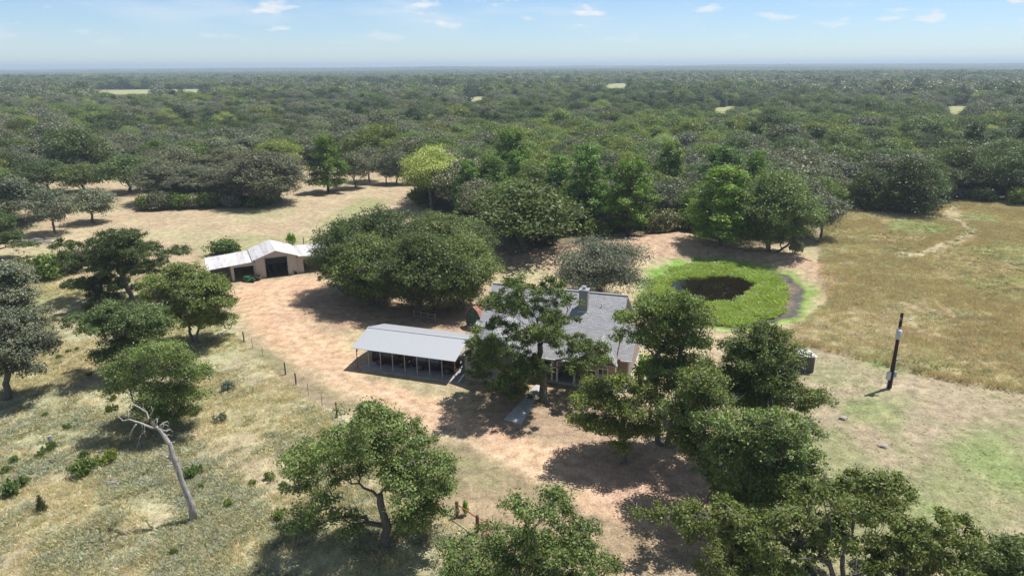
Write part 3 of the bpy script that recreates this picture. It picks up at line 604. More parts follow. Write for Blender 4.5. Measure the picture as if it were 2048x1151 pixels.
# the grove between the barn and the house
for i, (bx, by, top, w, rz, lab) in enumerate([
    (700, 590, 438, 165, .1, 'left end oak of the dense grove between barn and house'), (770, 575, 408, 190, 1.7, 'tallest oak at the back of the dense grove between barn and house'),
    (745, 612, 470, 175, 3.0, 'front left oak of the grove, shading the dirt yard'), (850, 628, 455, 190, 4.1, 'front middle oak of the grove behind the carport'),
    (925, 618, 470, 170, 5.5, 'front right oak of the grove beside the green shed'), (880, 560, 418, 190, 2.4, 'rear right oak of the grove, towards the pond bank'), (935, 545, 440, 130, .9, 'small oak at the far right end of the grove')]):
    hero('oak_e', bx, by, top+(6 if i % 2 else -3), w*.84, rz, lab, group='oaks of the grove between barn and house', matk='oak_dark' if i in (0, 1, 3, 6) else None)
hero('olive', 1196, 598, 466, 182, .6, 'silvery grey green tree directly behind the chimney of the house')
hero('fresh', 1288, 772, 700, 62, 0, 'bright lime green shrub at the right corner of the house', name='lime_shrub', cat='shrub', parts=('stem', 'foliage'))
# clumps beyond the yard
hero('mid_dark0', 1050, 505, 358, 210, .5, 'big dull green oak left of the pond bank, below the bright pines', name='oak_tree')
hero('oak_e', 1542, 508, 345, 150, 3.3, 'dark dense oak on the far shore of the pond, right of the big pine')
hero('mid_oak1', 1640, 480, 385, 90, 3.3, 'small grey tree at the right end of the pond trees, edge of the field')
hero('juniper1', 1815, 428, 316, 148, 0, 'large dark cedar standing alone in front of the woods at the right field', name='cedar_tree')
hero('thicket0', 1755, 425, 382, 50, 1, 'yellow green bush at the left foot of the large dark cedar', name='bush', cat='bush', parts=('stem', 'foliage'))
hero('pine0', 657, 384, 274, 84, .3, 'lone dark green pine standing in the tan clearing with its shadow', name='pine_tree')
hero('cotton', 868, 420, 286, 122, .2, 'pale yellow green tree with forked trunk right of the clearing', name='pale_green_tree')
hero('thicket0', 838, 408, 372, 62, 2, 'dark green bush at the foot of the pale yellow green tree', name='bush', cat='bush', parts=('stem', 'foliage'))
for bx, by, top, w, k, lab in [(1440, 500, 350, 150, 'pine0', 'broad bright green pine on the far shore of the pond'), (1435, 440, 298, 105, 'pine1', 'tall pine with rounded top behind the broad pond pine'),
    (1500, 440, 308, 70, 'pine1', 'slim pine right of the rounded pine above the pond'), (1335, 420, 288, 82, 'pine1', 'dark tall pine standing apart left of the pond pines'),
    (1255, 475, 328, 108, 'pine2', 'bright green pine left of the pink bank, nearest of the pine row'), (1172, 462, 296, 90, 'pine1', 'tallest bright pine of the row behind the pond bank'),
    (1118, 440, 316, 72, 'pine1', 'slender bright pine left of the tallest pine in the row'), (1215, 430, 330, 40, 'pine1', 'thin sparse pine between two bright pines'), (1022, 395, 266, 90, 'pine2', 'rounded bright pine standing at the back of the pine row'),
    (985, 440, 318, 85, 'pine2', 'mid green pine right of the pale yellow green tree'), (940, 440, 326, 75, 'pine1', 'pine at the left end of the row, nearest the yellow green tree'), (1030, 425, 306, 50, 'pine1', 'narrow yellowish pine in front of the rounded back pine')]:
    hero(k, bx, by, top, w, bx*.7, lab, name='pine_tree', group='pines in the row beyond the yard')
# left pasture edge
for bx, by, top, w, k, lab in [(113, 468, 372, 86, 'mid_oak0', 'grey crowned oak with a long bare trunk in the left clearing'), (187, 445, 374, 86, 'mid_oak1', 'round green tree on its own shadow right of the long trunked oak'),
    (74, 438, 372, 82, 'mid_oak2', 'grey green tree behind and left of the long trunked oak'), (20, 432, 345, 90, 'mid_dark0', 'dark tree at the left edge of the clearing'),
    (46, 366, 300, 80, 'mid_oak3', 'grey oak with thin trunk at the back of the left clearing'), (96, 385, 318, 92, 'mid_dark1', 'dark oak left of centre in the back row of the left clearing'), (170, 385, 326, 100, 'mid_dark2', 'dark round oak at the back right of the left clearing'),
    (262, 384, 306, 100, 'mid_dark0', 'oak with three thin trunks at the clearing corner'), (330, 404, 318, 100, 'oak_e', 'grey oak inside the thicket left of the big dome oak'),
    (535, 408, 300, 148, 'oak_e', 'big domed grey oak at the right end of the roadside thicket'), (468, 404, 322, 110, 'oak_e', 'grey oak left of the big domed oak in the thicket'), (400, 402, 330, 110, 'oak_e', 'olive green oak in the middle of the thicket'),
    (712, 376, 300, 60, 'mid_oak3', 'small grey oak right of the lone pine'), (740, 364, 292, 66, 'mid_oak0', 'oak with a bare trunk behind the green metal table in the clearing'), (773, 368, 318, 46, 'mid_oak1', 'small grey tree between two bare trunked oaks'),
    (794, 368, 300, 56, 'mid_oak2', 'oak with a straight bare trunk at the right of the clearing'), (815, 368, 318, 50, 'mid_dark2', 'dark low tree left of the pale yellow green tree')]:
    hero(k, bx, by, top, w, bx*.31, lab, matk='oak_grey' if k == 'oak_e' else None)
for i, bx in enumerate(range(292, 545, 25)):
    hero(['thicket0', 'thicket1', 'thicket2'][i % 3], bx, 418-(bx-300)*.035+(i % 2)*2, 386-(i*7 % 9), 52, i*1.3, ['green', 'grey green', 'dark green'][i % 3]+' thicket bush in the row along the tan pasture, '+
         ['first at the left end', 'second from the left', 'third from the left', 'fourth from the left', 'fifth from the left', 'middle one', 'fifth from the right', 'fourth from the right', 'third from the right', 'second from the right', 'last at the right end'][i], name='bush', cat='bush', group='thicket bushes along the pasture', parts=('stem', 'foliage'))
for bx, by, top, w, k, lab in [(60, 558, 505, 90, 'thicket2', 'dark bush left of the knobbly oak, left end of its row'), (105, 555, 500, 80, 'thicket0', 'green bush behind the left side of the knobbly oak'), (145, 545, 490, 60, 'thicket2', 'dark bush touching the crown of the knobbly oak'),
    (450, 510, 474, 88, 'thicket0', 'wide green bush just behind the left roof of the metal barn'), (1590, 508, 478, 34, 'thicket1', 'grey bush at the foot of the dark oak by the pond'), (1372, 470, 425, 70, 'thicket0', 'green bush left of the broad pond pine'), (1325, 470, 420, 80, 'thicket1', 'grey green bush on top of the pink bank'),
    (1905, 400, 370, 50, 'thicket1', 'grey bush at the field edge right of the large cedar'), (1960, 405, 372, 60, 'thicket2', 'dark bush at the field edge, far right'), (1700, 415, 388, 40, 'thicket1', 'low grey bush at the woods edge left of the large cedar'),
    (1090, 490, 440, 70, 'thicket2', 'dark bush under the big dull green oak'), (1190, 480, 430, 80, 'thicket0', 'green undergrowth bush beneath the tallest pine'), (2035, 412, 372, 60, 'thicket0', 'green bush at the right edge of the view below the woods')]:
    hero(k, bx, by, top, w, bx*.3, lab, name='bush', cat='bush', parts=('stem', 'foliage'))
hero('juniper0', 84, 1022, 990, 22, 0, 'tiny dark juniper sapling alone in the grass at the lower left', name='juniper_sapling', cat='sapling')
hero('fresh', 583, 490, 462, 22, 0, 'thin young sapling behind the right roof of the metal barn', name='sapling', cat='sapling', parts=('stem', 'foliage'))
hero('fresh', 930, 1030, 996, 16, 1, 'small weed sapling behind the red pipe gate rail', name='sapling', cat='sapling', parts=('stem', 'foliage'))
# low bushes dotted over the left pasture
for i, (bx, by, w, where) in enumerate([(215, 925, 42, 'on the left pasture, right one of the pair left of the dead trunk'), (170, 950, 62, 'widest green bush left of the dead trunk'), (388, 950, 38, 'round bush touching the right of the dead trunk'), (168, 915, 26, 'small bush above the wide bush left of the dead trunk'),
    (100, 900, 30, 'bush around the old grey post at the left'), (84, 912, 24, 'small bush just below the old grey post'), (28, 985, 52, 'wide low bush at the left edge near the sapling'), (50, 968, 26, 'small bush above the wide low bush at the left edge'), (12, 945, 22, 'tiny bush at the left edge below the post'), (30, 925, 26, 'small bush at the left edge level with the post'),
    (457, 1010, 22, 'small bush below the round bush right of the dead trunk'), (402, 975, 16, 'tiny green clump right of the dead trunk middle'), (540, 958, 26, 'bush left of the foreground oak crown'), (568, 975, 24, 'bush nearest the foreground oak on its left'), (505, 968, 18, 'tiny clump between dead trunk and foreground oak'),
    (347, 1108, 22, 'lone green tuft at the bottom of the left pasture'), (135, 857, 18, 'small clump above the old grey post'), (92, 832, 16, 'tiny clump far left under the shaded oak'), (178, 752, 14, 'speck of green near the elm shadow'), (118, 717, 16, 'clump near the left edge oaks, upper'), (138, 705, 12, 'clump near the left edge oaks, topmost'), (120, 690, 14, 'clump just beneath the left oak shade'),
    (440, 842, 30, 'grey green bush right of the elm trunk'), (392, 828, 30, 'bush right against the elm foot'), (225, 822, 26, 'bush left against the elm foot'), (455, 780, 34, 'pale weed clump between elm and fence'), (225, 800, 18, 'small bush in the elm shadow'), (590, 1060, 30, 'low bush under the left side of the foreground oak'), (560, 1035, 34, 'bush at the shadow edge left of the foreground oak'),
    (640, 560, 16, 'tiny bush at the foot of the grove, left'), (150, 845, 12, 'tiny clump left of the elm'), (155, 700, 12, 'small clump right of the left oaks shade'), (178, 618, 24, 'bright bush left of the knobbly oak trunk')]):
    hero(['shrub0', 'shrub1'][i % 2], bx, by, by-w*.62, w, i*1.7, 'low green bush, '+where.replace('on the left pasture, ', ''), name='low_bush', cat='bush', group='low bushes on the left pasture', parts=('stem', 'foliage'), matk=('olive' if i in (22, 25) else None))

# ------------------------------------------------------------------ scattering through geometry nodes
def scatter(name, protos, xyz, idx, scale, rz, label=None, kind='stuff', cat=None, zs=None):
    """one object: each point carries an instance of one of the meshes in protos"""
    hid = bpy.data.collections.new(name+'_kinds')
    for i, me in enumerate(protos):
        o = bpy.data.objects.new('%s_kind_%02d' % (name, i), me); hid.objects.link(o)
    me = bpy.data.meshes.new(name); n = len(xyz); me.vertices.add(n); me.vertices.foreach_set('co', np.asarray(xyz, np.float32).ravel())
    a = me.attributes.new('pick', 'INT', 'POINT'); a.data.foreach_set('value', np.asarray(idx, np.int32))
    sc = np.stack([scale, scale, scale*(1 if zs is None else zs)], 1)
    a = me.attributes.new('size', 'FLOAT_VECTOR', 'POINT'); a.data.foreach_set('vector', np.asarray(sc, np.float32).ravel())
    ro = np.zeros((n, 3)); ro[:, 2] = rz
    a = me.attributes.new('turn', 'FLOAT_VECTOR', 'POINT'); a.data.foreach_set('vector', np.asarray(ro, np.float32).ravel())
    o = link(name, me); ng = bpy.data.node_groups.new(name, 'GeometryNodeTree')
    ng.interface.new_socket('Geometry', in_out='INPUT', socket_type='NodeSocketGeometry'); ng.interface.new_socket('Geometry', in_out='OUTPUT', socket_type='NodeSocketGeometry')
    N, L = ng.nodes, ng.links; gi = N.new('NodeGroupInput'); go = N.new('NodeGroupOutput'); ip = N.new('GeometryNodeInstanceOnPoints'); ci = N.new('GeometryNodeCollectionInfo')
    ci.inputs['Collection'].default_value = hid; ci.inputs['Separate Children'].default_value = True; ci.inputs['Reset Children'].default_value = True
    def att(nm, t, out):
        q = N.new('GeometryNodeInputNamedAttribute'); q.data_type = t; q.inputs['Name'].default_value = nm; return q.outputs['Attribute']
    L.new(gi.outputs[0], ip.inputs['Points']); L.new(ci.outputs[0], ip.inputs['Instance']); ip.inputs['Pick Instance'].default_value = True
    L.new(att('pick', 'INT', 0), ip.inputs['Instance Index'])
    e2r = N.new('FunctionNodeEulerToRotation'); L.new(att('turn', 'FLOAT_VECTOR', 0), e2r.inputs[0]); L.new(e2r.outputs[0], ip.inputs['Rotation'])
    L.new(att('size', 'FLOAT_VECTOR', 0), ip.inputs['Scale']); L.new(ip.outputs[0], go.inputs[0])
    md = o.modifiers.new('scatter', 'NODES'); md.node_group = ng
    return tag(o, label, cat, None, kind)

# ------------------------------------------------------------------ woods
def joined(key, matk=None):
    t, c = P_[key]; me = bpy.data.meshes.new('joined_'+str(key)); 
    def arr(m):
        v = np.empty(len(m.vertices)*3, np.float32); m.vertices.foreach_get('co', v); li = np.empty(len(m.loops), np.int32); m.loops.foreach_get('vertex_index', li)
        return v.reshape(-1, 3), li
    vt, lt = arr(t); vc, lc = arr(c); ti = np.empty(len(c.vertices)*4, np.float32); c.attributes['tint'].data.foreach_get('color', ti)
    nt, nc = len(lt)//4, len(lc)//4
    return np_mesh('joined_'+str(key), np.concatenate([vt, vc]), np.full(nt+nc, 4), np.concatenate([lt, lc+len(vt)]), [t.materials[0], M[matk] if matk else c.materials[0]],
                   np.concatenate([np.ones((len(vt), 4)), ti.reshape(-1, 4)]), np.concatenate([np.zeros(nt), np.ones(nc)]))
def woods():
    rs = np.random.RandomState(77)
    def grid(r0, r1, sp):
        xs = np.arange(-r1*.98, r1*.98, sp); ys = np.arange(0, r1*1.02, sp); X, Y = np.meshgrid(xs, ys); x = X.ravel()+rs.uniform(-.42, .42, X.size)*sp; y = Y.ravel()+rs.uniform(-.42, .42, X.size)*sp
        d = np.hypot(x, y); k = (d >= r0) & (d < r1) & (np.abs(x) < y*.86+25) & (y > 40); return x[k], y[k]
    def cull(x, y, h, edge=True):
        z = relief(x, y); ok = np.ones(len(x), bool)
        ok &= ~(sdf(OPEN_W, x, y) > -2.5) if edge else True
        for hh in (0, .35, .7, 1.):
            px, py = proj(x, y, z+h*hh)
            for f in FIELDS_PX: ok &= ~inside(f, px, py)
        for dx in (-3., 3.):    # crowns must not hang over ground that is open to view
            px, py = proj(x+dx, y, z+h*.5); ok &= ~((inside(OPEN_PX, px, py)) & (np.hypot(x, y) < 260))
        return ok
    # what grows where: patches of post oak, live oak, cedar and brighter bottomland trees
    def species(x, y):
        g = fbm(x, y, 55, 3, 21); w = fbm(x, y, 150, 3, 22); b = fbm(x+900, y, 120, 3, 23); r = rs.rand(len(x)); s = np.zeros(len(x), int)
        s[(r < smooth(.46, .62, w)*.75+.12)] = 1                # dark oak
        s[(rs.rand(len(x)) < smooth(.53, .64, g)*.8+.07)] = 2   # cedar
        s[(rs.rand(len(x)) < smooth(.56, .66, b)*.6+.05)] = 3  # bright green
        s[(rs.rand(len(x)) < .02)] = 4
        return s
    x, y = grid(0, 620, 5.9); h = 7.2+3.2*fbm(x, y, 60, 2, 61)+rs.normal(size=len(x))*1.25; ok = cull(x, y, h)
    for hx, hy, hr in HERO: 
        if hr > 1.3: ok &= np.hypot(x-hx, y-hy) > hr*.55+1.6
    x, y, h = x[ok], y[ok], h[ok]; sp = species(x, y); z = relief(x, y); d = np.hypot(x, y); order = np.argsort(d)
    x, y, h, sp, z, d = x[order], y[order], h[order], sp[order], z[order], d[order]
    px, py = proj(x, y, z+h*.8); vis = (px > -60) & (px < 2110)
    # the nearest 270 as trees of their own
    near = np.where(vis)[0][:270]; isn = np.zeros(len(x), bool); isn[near] = True
    kinds = {0: (['mid_oak0', 'mid_oak1', 'mid_oak2', 'mid_oak3'], 'grey green post oak', 'oak_tree'), 1: (['mid_dark0', 'mid_dark1', 'mid_dark2'], 'dark green oak', 'oak_tree'), 2: (['juniper1', 'juniper0'], 'dark cedar', 'cedar_tree'),
             3: (['mid_dark1', 'mid_dark0', 'mid_oak2'], 'fresh green broadleaf tree', 'broadleaf_tree'), 4: (['cotton'], 'pale yellow green tree', 'pale_green_tree')}
    for i in near:
        ks, nm, on = kinds[int(sp[i])]; k = ks[rs.randint(len(ks))]; h0, r0 = HT[k]; hh = h[i]*(.86 if sp[i] == 2 else 1.)
        side = ['at the far left edge', 'left of the left clearing', 'behind the left clearing', 'behind the left thicket end', 'behind the domed thicket oak', 'behind the lone pine', 'behind the green table clearing', 'behind the yellow green tree', 'behind the left pines', 'behind the chimney', 'behind the tallest pine', 'behind the dark apart pine', 'behind the pond pine', 'behind the dark pond oak', 'left of the large cedar', 'behind the large cedar', 'behind the field track', 'at the far right edge'][int(np.clip(np.searchsorted([60, 170, 270, 400, 600, 700, 800, 900, 1050, 1160, 1280, 1390, 1500, 1640, 1740, 1880, 1980], px[i]), 0, 17))]; sz = 'tall ' if hh > 10 else 'small ' if hh < 8 else ''; nm = sz+nm
        dep = 'at the woods edge' if d[i] < 150 else 'a little into the woods' if d[i] < 190 else 'deeper in the woods'
        s = hh/h0*rs.uniform(.9, 1.15); w = s*rs.uniform(.9, 1.15)
        if sp[i] == 0 or sp[i] == 1: w = max(w, 3.9/r0*rs.uniform(.9, 1.2))
        plant(k, x[i], y[i], w, hh/h0, rs.rand()*6.28, '%s %s, %s' % (nm, dep, side), group='%ss %s %s' % (nm, dep, side), name=on, z=float(z[i]), matk='fresh' if sp[i] == 3 and False else ('elm' if sp[i] == 3 else None))
    # the rest of the woods reads as one mass
    pro = [joined('mid_oak%d' % i) for i in range(4)]+[joined('mid_dark%d' % i) for i in range(3)]+[joined('juniper0'), joined('juniper1'), joined('mid_dark1', 'elm'), joined('mid_oak2', 'elm'), joined('cotton')]
    cho = {0: [0, 1, 2, 3], 1: [4, 5, 6], 2: [8, 7], 3: [9, 10], 4: [11]}; hp = np.array([8.5]*4+[9.5]*3+[6.5, 10, 9.5, 8.5, 13])
    r = ~isn; idx = np.array([cho[int(s)][rs.randint(len(cho[int(s)]))] for s in sp[r]]); sc = h[r]/hp[idx]*rs.uniform(.95, 1.25, r.sum())
    scatter('woodland', pro, np.stack([x[r], y[r], z[r]], 1), idx, sc, rs.rand(r.sum())*6.28, 'dense mixed oak and cedar woods stretching back behind the clearings', zs=1/rs.uniform(.95, 1.25, r.sum()))
    # light prototypes for the distance
    low = []
    for i in range(4): P_['low%d' % i] = make_broadleaf('low%d' % i, 700+i*3, H=8.5, R_=5.0, leaf=.95, nleaf=1000, lobes=11, zb=.15, tr=.25, clr=.55, mat_=['oak_grey', 'oak_dark', 'oak_grey', 'oak_dark'][i], lobes_r=.4, twigs=False)
    P_['lowc'] = make_pine('lowc', 741, 8.5, 3.8, .9, 900, 'juniper', zb=.02, cone=.8)
    low = [joined('low0'), joined('low2'), joined('low1'), joined('low3'), joined('lowc'), joined('low1', 'elm'), joined('low2', 'yellowgreen')]
    def belt(name, r0, r1, spc, big, label):
        x, y = grid(r0, r1, spc); h = (7.5+3.*fbm(x, y, 90, 2, 61)+rs.normal(size=len(x))*1.7)*big; ok = cull(x, y, h, False); x, y, h = x[ok], y[ok], h[ok]; sp = species(x, y)
        cho = {0: [0, 1], 1: [2, 3], 2: [4], 3: [5], 4: [6]}; sp[sp == 4] = np.where(rs.rand((sp == 4).sum()) < .3, 4, 3)
        idx = np.array([cho[int(s)][rs.randint(len(cho[int(s)]))] for s in sp]); sc = h/8.5*rs.uniform(.95, 1.2, len(x))
        scatter(name, low, np.stack([x, y, relief(x, y)], 1), idx, sc, rs.rand(len(x))*6.28, label)
        return len(x)
    a = belt('distant_woodland', 620, 1700, 9.0, 1.1, 'far woods with pale fields between them')
    # beyond, whole stands of trees at a time
    stands = []
    for k in range(3):
        r2 = np.random.RandomState(900+k); V = []; Ti = []; MI = []
        n = 170; tx = r2.uniform(-60, 60, n); ty = r2.uniform(-60, 60, n)
        for i in range(n):
            q = 46; u = r2.normal(size=(q, 3)); u[:, 2] = np.abs(u[:, 2]); u /= np.linalg.norm(u, axis=1)[:, None]; R0 = r2.uniform(3.6, 6.5); hh = r2.uniform(6.5, 12)
            c = np.array([tx[i], ty[i], hh*.45])+u*[R0, R0, hh*.55]*(.75+.35*r2.rand(q))[:, None]; V.append(leaf_quads(r2, c, 2.4, u, up=.4, asp=.85))
            Ti.append(tint_of(r2, q, amp=.3, dry=0)*np.array([1, 1, 1, 1])); MI += [int(r2.choice([0, 1, 2, 3], p=[.5, .3, .13, .07]))]*q
        V = np.concatenate(V); n4 = len(V)//4
        stands.append(np_mesh('stand%d' % k, V, np.full(n4, 4), np.arange(4*n4), [M['oak_grey'], M['oak_dark'], M['juniper'], M['elm']], np.concatenate(Ti), np.array(MI)))
    X = []; sc = []
    for r0, r1, spc, s in ((1680, 5200, 104, 1.), (5200, 13500, 200, 2.0)):
        x, y = grid(r0, r1, spc); z = relief(x, y)
        px, py = proj(x, y, z+4); ok = np.ones(len(x), bool)
        X.append(np.stack([x, y, z-(0 if s == 1 else 6)], 1)[ok]); sc.append(np.full(ok.sum(), s))
    X = np.concatenate(X); sc = np.concatenate(sc)
    scatter('horizon_woodland', stands, X, rs.randint(0, 3, len(X)), sc, rs.rand(len(X))*6.28, 'blue green woods running out to the horizon')
    print('woods', len(h), a, len(X))
woods()

# ------------------------------------------------------------------ ground cover
def tuft_mesh(name, seed, n, h, r, w, m, lean=.5, broad=False):
    rs = np.random.RandomState(seed); V = []
    a = rs.rand(n)*6.28; rr = r*np.sqrt(rs.rand(n)); b = np.stack([np.cos(a)*rr, np.sin(a)*rr, np.zeros(n)], 1); t = rs.rand(n)*6.28; hh = h*(.5+.7*rs.rand(n))
    dirv = np.stack([np.cos(a+rs.normal(size=n))*lean, np.sin(a+rs.normal(size=n))*lean, np.ones(n)], 1); tip = b+dirv*hh[:, None]; s = np.stack([np.cos(t), np.sin(t), np.zeros(n)], 1)*w
    mid = (b+tip)/2+np.array([0, 0, h*.12])
    V = np.stack([b-s*.4, mid-s*(1 if broad else .8), tip, mid+s*(1 if broad else .8)], 1).reshape(-1, 3)
    return np_mesh(name, V, np.full(n, 4), np.arange(4*n), [M[m]], tint_of(rs, n, amp=.3, dry=0))
def cover():
    rs = np.random.RandomState(5)
    def pts(poly, n, dens=None):
        P = np.array(poly); lo = np.maximum(P.min(0), [-75, 18]); hi = np.minimum(P.max(0), [125, 172]); x = rs.uniform(lo[0], hi[0], n); y = rs.uniform(lo[1], hi[1], n)
        px, py = proj(x, y, 0*x); k = inside(poly, x, y) & (px > -60) & (px < 2110) & (py < 1230); x, y = x[k], y[k]
        if dens is not None: q = rs.rand(len(x)) < dens(x, y); x, y = x[q], y[q]
        return x, y
    t = dict(dry=[tuft_mesh('dry0', 1, 30, .30, .38, .02, 'dry', .8), tuft_mesh('dry1', 2, 30, .22, .45, .022, 'dry', 1.)], brown=[tuft_mesh('brown0', 3, 30, .36, .38, .02, 'browngrass', .8), tuft_mesh('brown1', 4, 28, .3, .45, .022, 'browngrass', .9)],
             sage=[tuft_mesh('sage0', 5, 44, .24, .42, .022, 'sage', 1., True), tuft_mesh('sage1', 6, 40, .20, .5, .024, 'sage', 1.2, True)], green=[tuft_mesh('green0', 7, 34, .2, .3, .025, 'shrub', 1., True)],
             weed=[tuft_mesh('weed0', 8, 30, .34, .42, .07, 'weed', 1., True), tuft_mesh('weed1', 9, 30, .26, .46, .07, 'weed', 1.3, True)])
    LF = W_([(-300,520),(120,540),(330,560),(480,680),(560,745),(610,795),(700,860),(905,1040),(1000,1300),(-900,1300)])
    allp = []; pr = []; base = 0
    def put(kind, x, y, s0, s1, zadd=0.):
        nonlocal base
        if kind not in reg: reg[kind] = len(pr); pr.extend(t[kind])
        k = reg[kind]; n = len(x); z = ground_z(x, y)+zadd
        allp.append((np.stack([x, y, z], 1), k+rs.randint(0, len(t[kind]), n), rs.uniform(s0, s1, n)))
    def flush(name, label):
        X = np.concatenate([a[0] for a in allp]); I = np.concatenate([a[1] for a in allp]); Sx = np.concatenate([a[2] for a in allp])
        scatter(name, list(pr), X, I, Sx, rs.rand(len(X))*6.28, label); allp.clear(); pr.clear(); reg.clear(); print(name, len(X))
    reg = {}
    def clearof(x, y):
        # little tall grass on the wheel track and in the green swards
        k = smooth(.3, 1.7, segdist(TRACK, x, y))
        for p, g in GREENS: k = k*(1-.8*g*smooth(-1., 2., sdf(p, x+(fbm(x, y, 3, 3, 31)-.5)*3, y+(fbm(x, y, 3, 3, 47)-.5)*3)))
        return k
    x, y = pts(LF, 60000, lambda x, y: smooth(.40, .62, fbm(x, y, 6, 3, 2))*.8+.1); put('dry', x, y, .5, 1.15)
    x, y = pts(LF, 90000, lambda x, y: smooth(66, 34, y+(fbm(x, y, 14, 3, 1)-.5)*26)*smooth(.36, .56, fbm(x, y, 4, 4, 12))); put('sage', x, y, .5, 1.25)
    x, y = pts(LF, 16000, lambda x, y: smooth(.55, .7, fbm(x, y, 5, 3, 19))*.6); put('green', x, y, .3, .8)
    x, y = pts(LF, 16000, lambda x, y: smooth(.5, .7, fbm(x, y, 7, 3, 29))*.5); put('brown', x, y, .4, .8)
    flush('pasture_weeds', 'dry grass and grey green weeds covering the left pasture')
    x, y = pts(TALL_R, 90000, lambda x, y: clearof(x, y)*(.18+.55*smooth(.42, .6, fbm(x*.5, y, 7, 4, 3)))); put('brown', x, y, .6, 1.2)
    x, y = pts(TALL_R, 70000, lambda x, y: clearof(x, y)*(.3+.7*smooth(.45, .62, fbm(x, y, 5, 4, 2)))); put('dry', x, y, .5, 1.1)
    x, y = pts(TALL_R, 34000, lambda x, y: smooth(.5, .66, fbm(x, y, 6, 3, 66))*.6); put('sage', x, y, .5, 1.1); x, y = pts(TALL_R, 16000, lambda x, y: smooth(.55, .66, fbm(x, y, 9, 3, 67))*.6); put('green', x, y, .5, 1.2)
    A_ = [np.array(q) for q in W_([(1520,692),(1625,695),(1700,713),(1800,739),(1900,763),(2048,788),(2160,806)])]; ex = []; ey = []
    for a, b in zip(A_[:-1], A_[1:]):
        n = int(np.linalg.norm(b-a)*7); t_ = rs.rand(n); q = a+(b-a)*t_[:, None]+rs.normal(size=(n, 2))*.22+np.array([.12, .4]); ex.append(q[:, 0]); ey.append(q[:, 1])
    put('brown', np.concatenate(ex), np.concatenate(ey), .8, 1.3)
    flush('unmown_field_grass', 'tall brown and tan unmown grass in the right field')
    x, y = pts(PW, 60000, lambda x, y: smooth(-.8, .9, sdf(PW, x+(fbm(x, y, 4, 3, 31)-.5)*5, y+(fbm(x, y, 4, 3, 47)-.5)*5))*(.12+.88*smooth(.40, .58, fbm(x, y, 1.7, 3, 5)))); k = sdf(PWA, x+(fbm(x, y, 3, 3, 8)-.5)*3, y+(fbm(x, y, 3, 3, 9)-.5)*3) < rs.uniform(-1.3, .0, len(x)); put('weed', x[k], y[k], .35, 1.4, .45*(fbm(x[k], y[k], 2.0, 3, 5)-.45))
    flush('pond_weeds', 'bright green weed bed ringing the dark pond water')
    MR = W_([(1440,700),(1625,698),(1700,716),(1800,742),(2048,790),(2300,835),(2300,1400),(900,1400),(905,1030),(1200,1010),(1480,1060),(1500,900)])
    x, y = pts(MR, 16000, lambda x, y: .25+.5*smooth(.4, .6, fbm(x, y, 5, 4, 2))); put('dry', x, y, .18, .34); x, y = pts(MR, 16000, lambda x, y: .1+.5*smooth(.45, .6, fbm(x, y, 4, 4, 52))); put('green', x, y, .15, .3)
    x, y = pts(DRIVE, 5000, lambda x, y: smooth(.5, .65, fbm(x, y, 3, 3, 92))*.5); put('dry', x, y, .15, .35)
    flush('mown_grass', 'short dry mown grass around the yard')
cover()

# ------------------------------------------------------------------ house
HO = (-4.75, 62.52); HR = -math.atan2(.307, .952)
def hp(s, t, z=0.): return (HO[0]+.952*s+.307*t, HO[1]-.307*s+.952*t, z)
M['shingle'] = None
def shingle_mat():
    m, N, L, b = mat('grey_shingles'); tc = N.new('ShaderNodeTexCoord'); mp = N.new('ShaderNodeMapping'); L.new(tc.outputs['Object'], mp.inputs[0])
    br = N.new('ShaderNodeTexBrick'); br.inputs['Scale'].default_value = 1.; br.inputs['Brick Width'].default_value = .42; br.inputs['Row Height'].default_value = .17; br.inputs['Mortar Size'].default_value = .012
    br.inputs['Color1'].default_value = (.34, .34, .35, 1); br.inputs['Color2'].default_value = (.255, .255, .265, 1); br.inputs['Mortar'].default_value = (.12, .12, .13, 1)
    L.new(mp.outputs[0], br.inputs[0]); n = N.new('ShaderNodeTexNoise'); n.inputs['Scale'].default_value = 9.; n.inputs['Detail'].default_value = 4; L.new(tc.outputs['Object'], n.inputs[0])
    mr = N.new('ShaderNodeMapRange'); mr.inputs[1].default_value = .3; mr.inputs[2].default_value = .7; mr.inputs[3].default_value = .85; mr.inputs[4].default_value = 1.15; L.new(n.outputs[0], mr.inputs[0])
    v = N.new('ShaderNodeVectorMath'); v.operation = 'SCALE'; L.new(br.outputs[0], v.inputs[0]); L.new(mr.outputs[0], v.inputs['Scale']); L.new(v.outputs[0], b.inputs['Base Color'])
    b.inputs['Roughness'].default_value = .85; bp = N.new('ShaderNodeBump'); bp.inputs['Strength'].default_value = .4; bp.inputs['Distance'].default_value = .01; L.new(br.outputs['Fac'], bp.inputs['Height']); bp.invert = True; L.new(bp.outputs[0], b.inputs['Normal'])
    return m
M['shingle'] = shingle_mat()
M['wall'] = plain('tan_brick_wall', (.33, .26, .205), .85, noise=.12, scale=6)
M['wall_grey'] = plain('grey_siding', (.30, .285, .255), .8, noise=.08, scale=4)
M['trim'] = plain('white_trim', (.62, .61, .58), .6, noise=.06)
M['trimgrey'] = plain('grey_trim', (.33, .32, .30), .6, noise=.08)
M['dark'] = plain('dark_void', (.02, .02, .02), .9)
M['glass'] = plain('window_glass', (.04, .05, .06), .08, noise=.05, spec=.6)
M['galv'] = plain('galvanised_metal', (.42, .43, .44), .45, metal=.5, noise=.08)
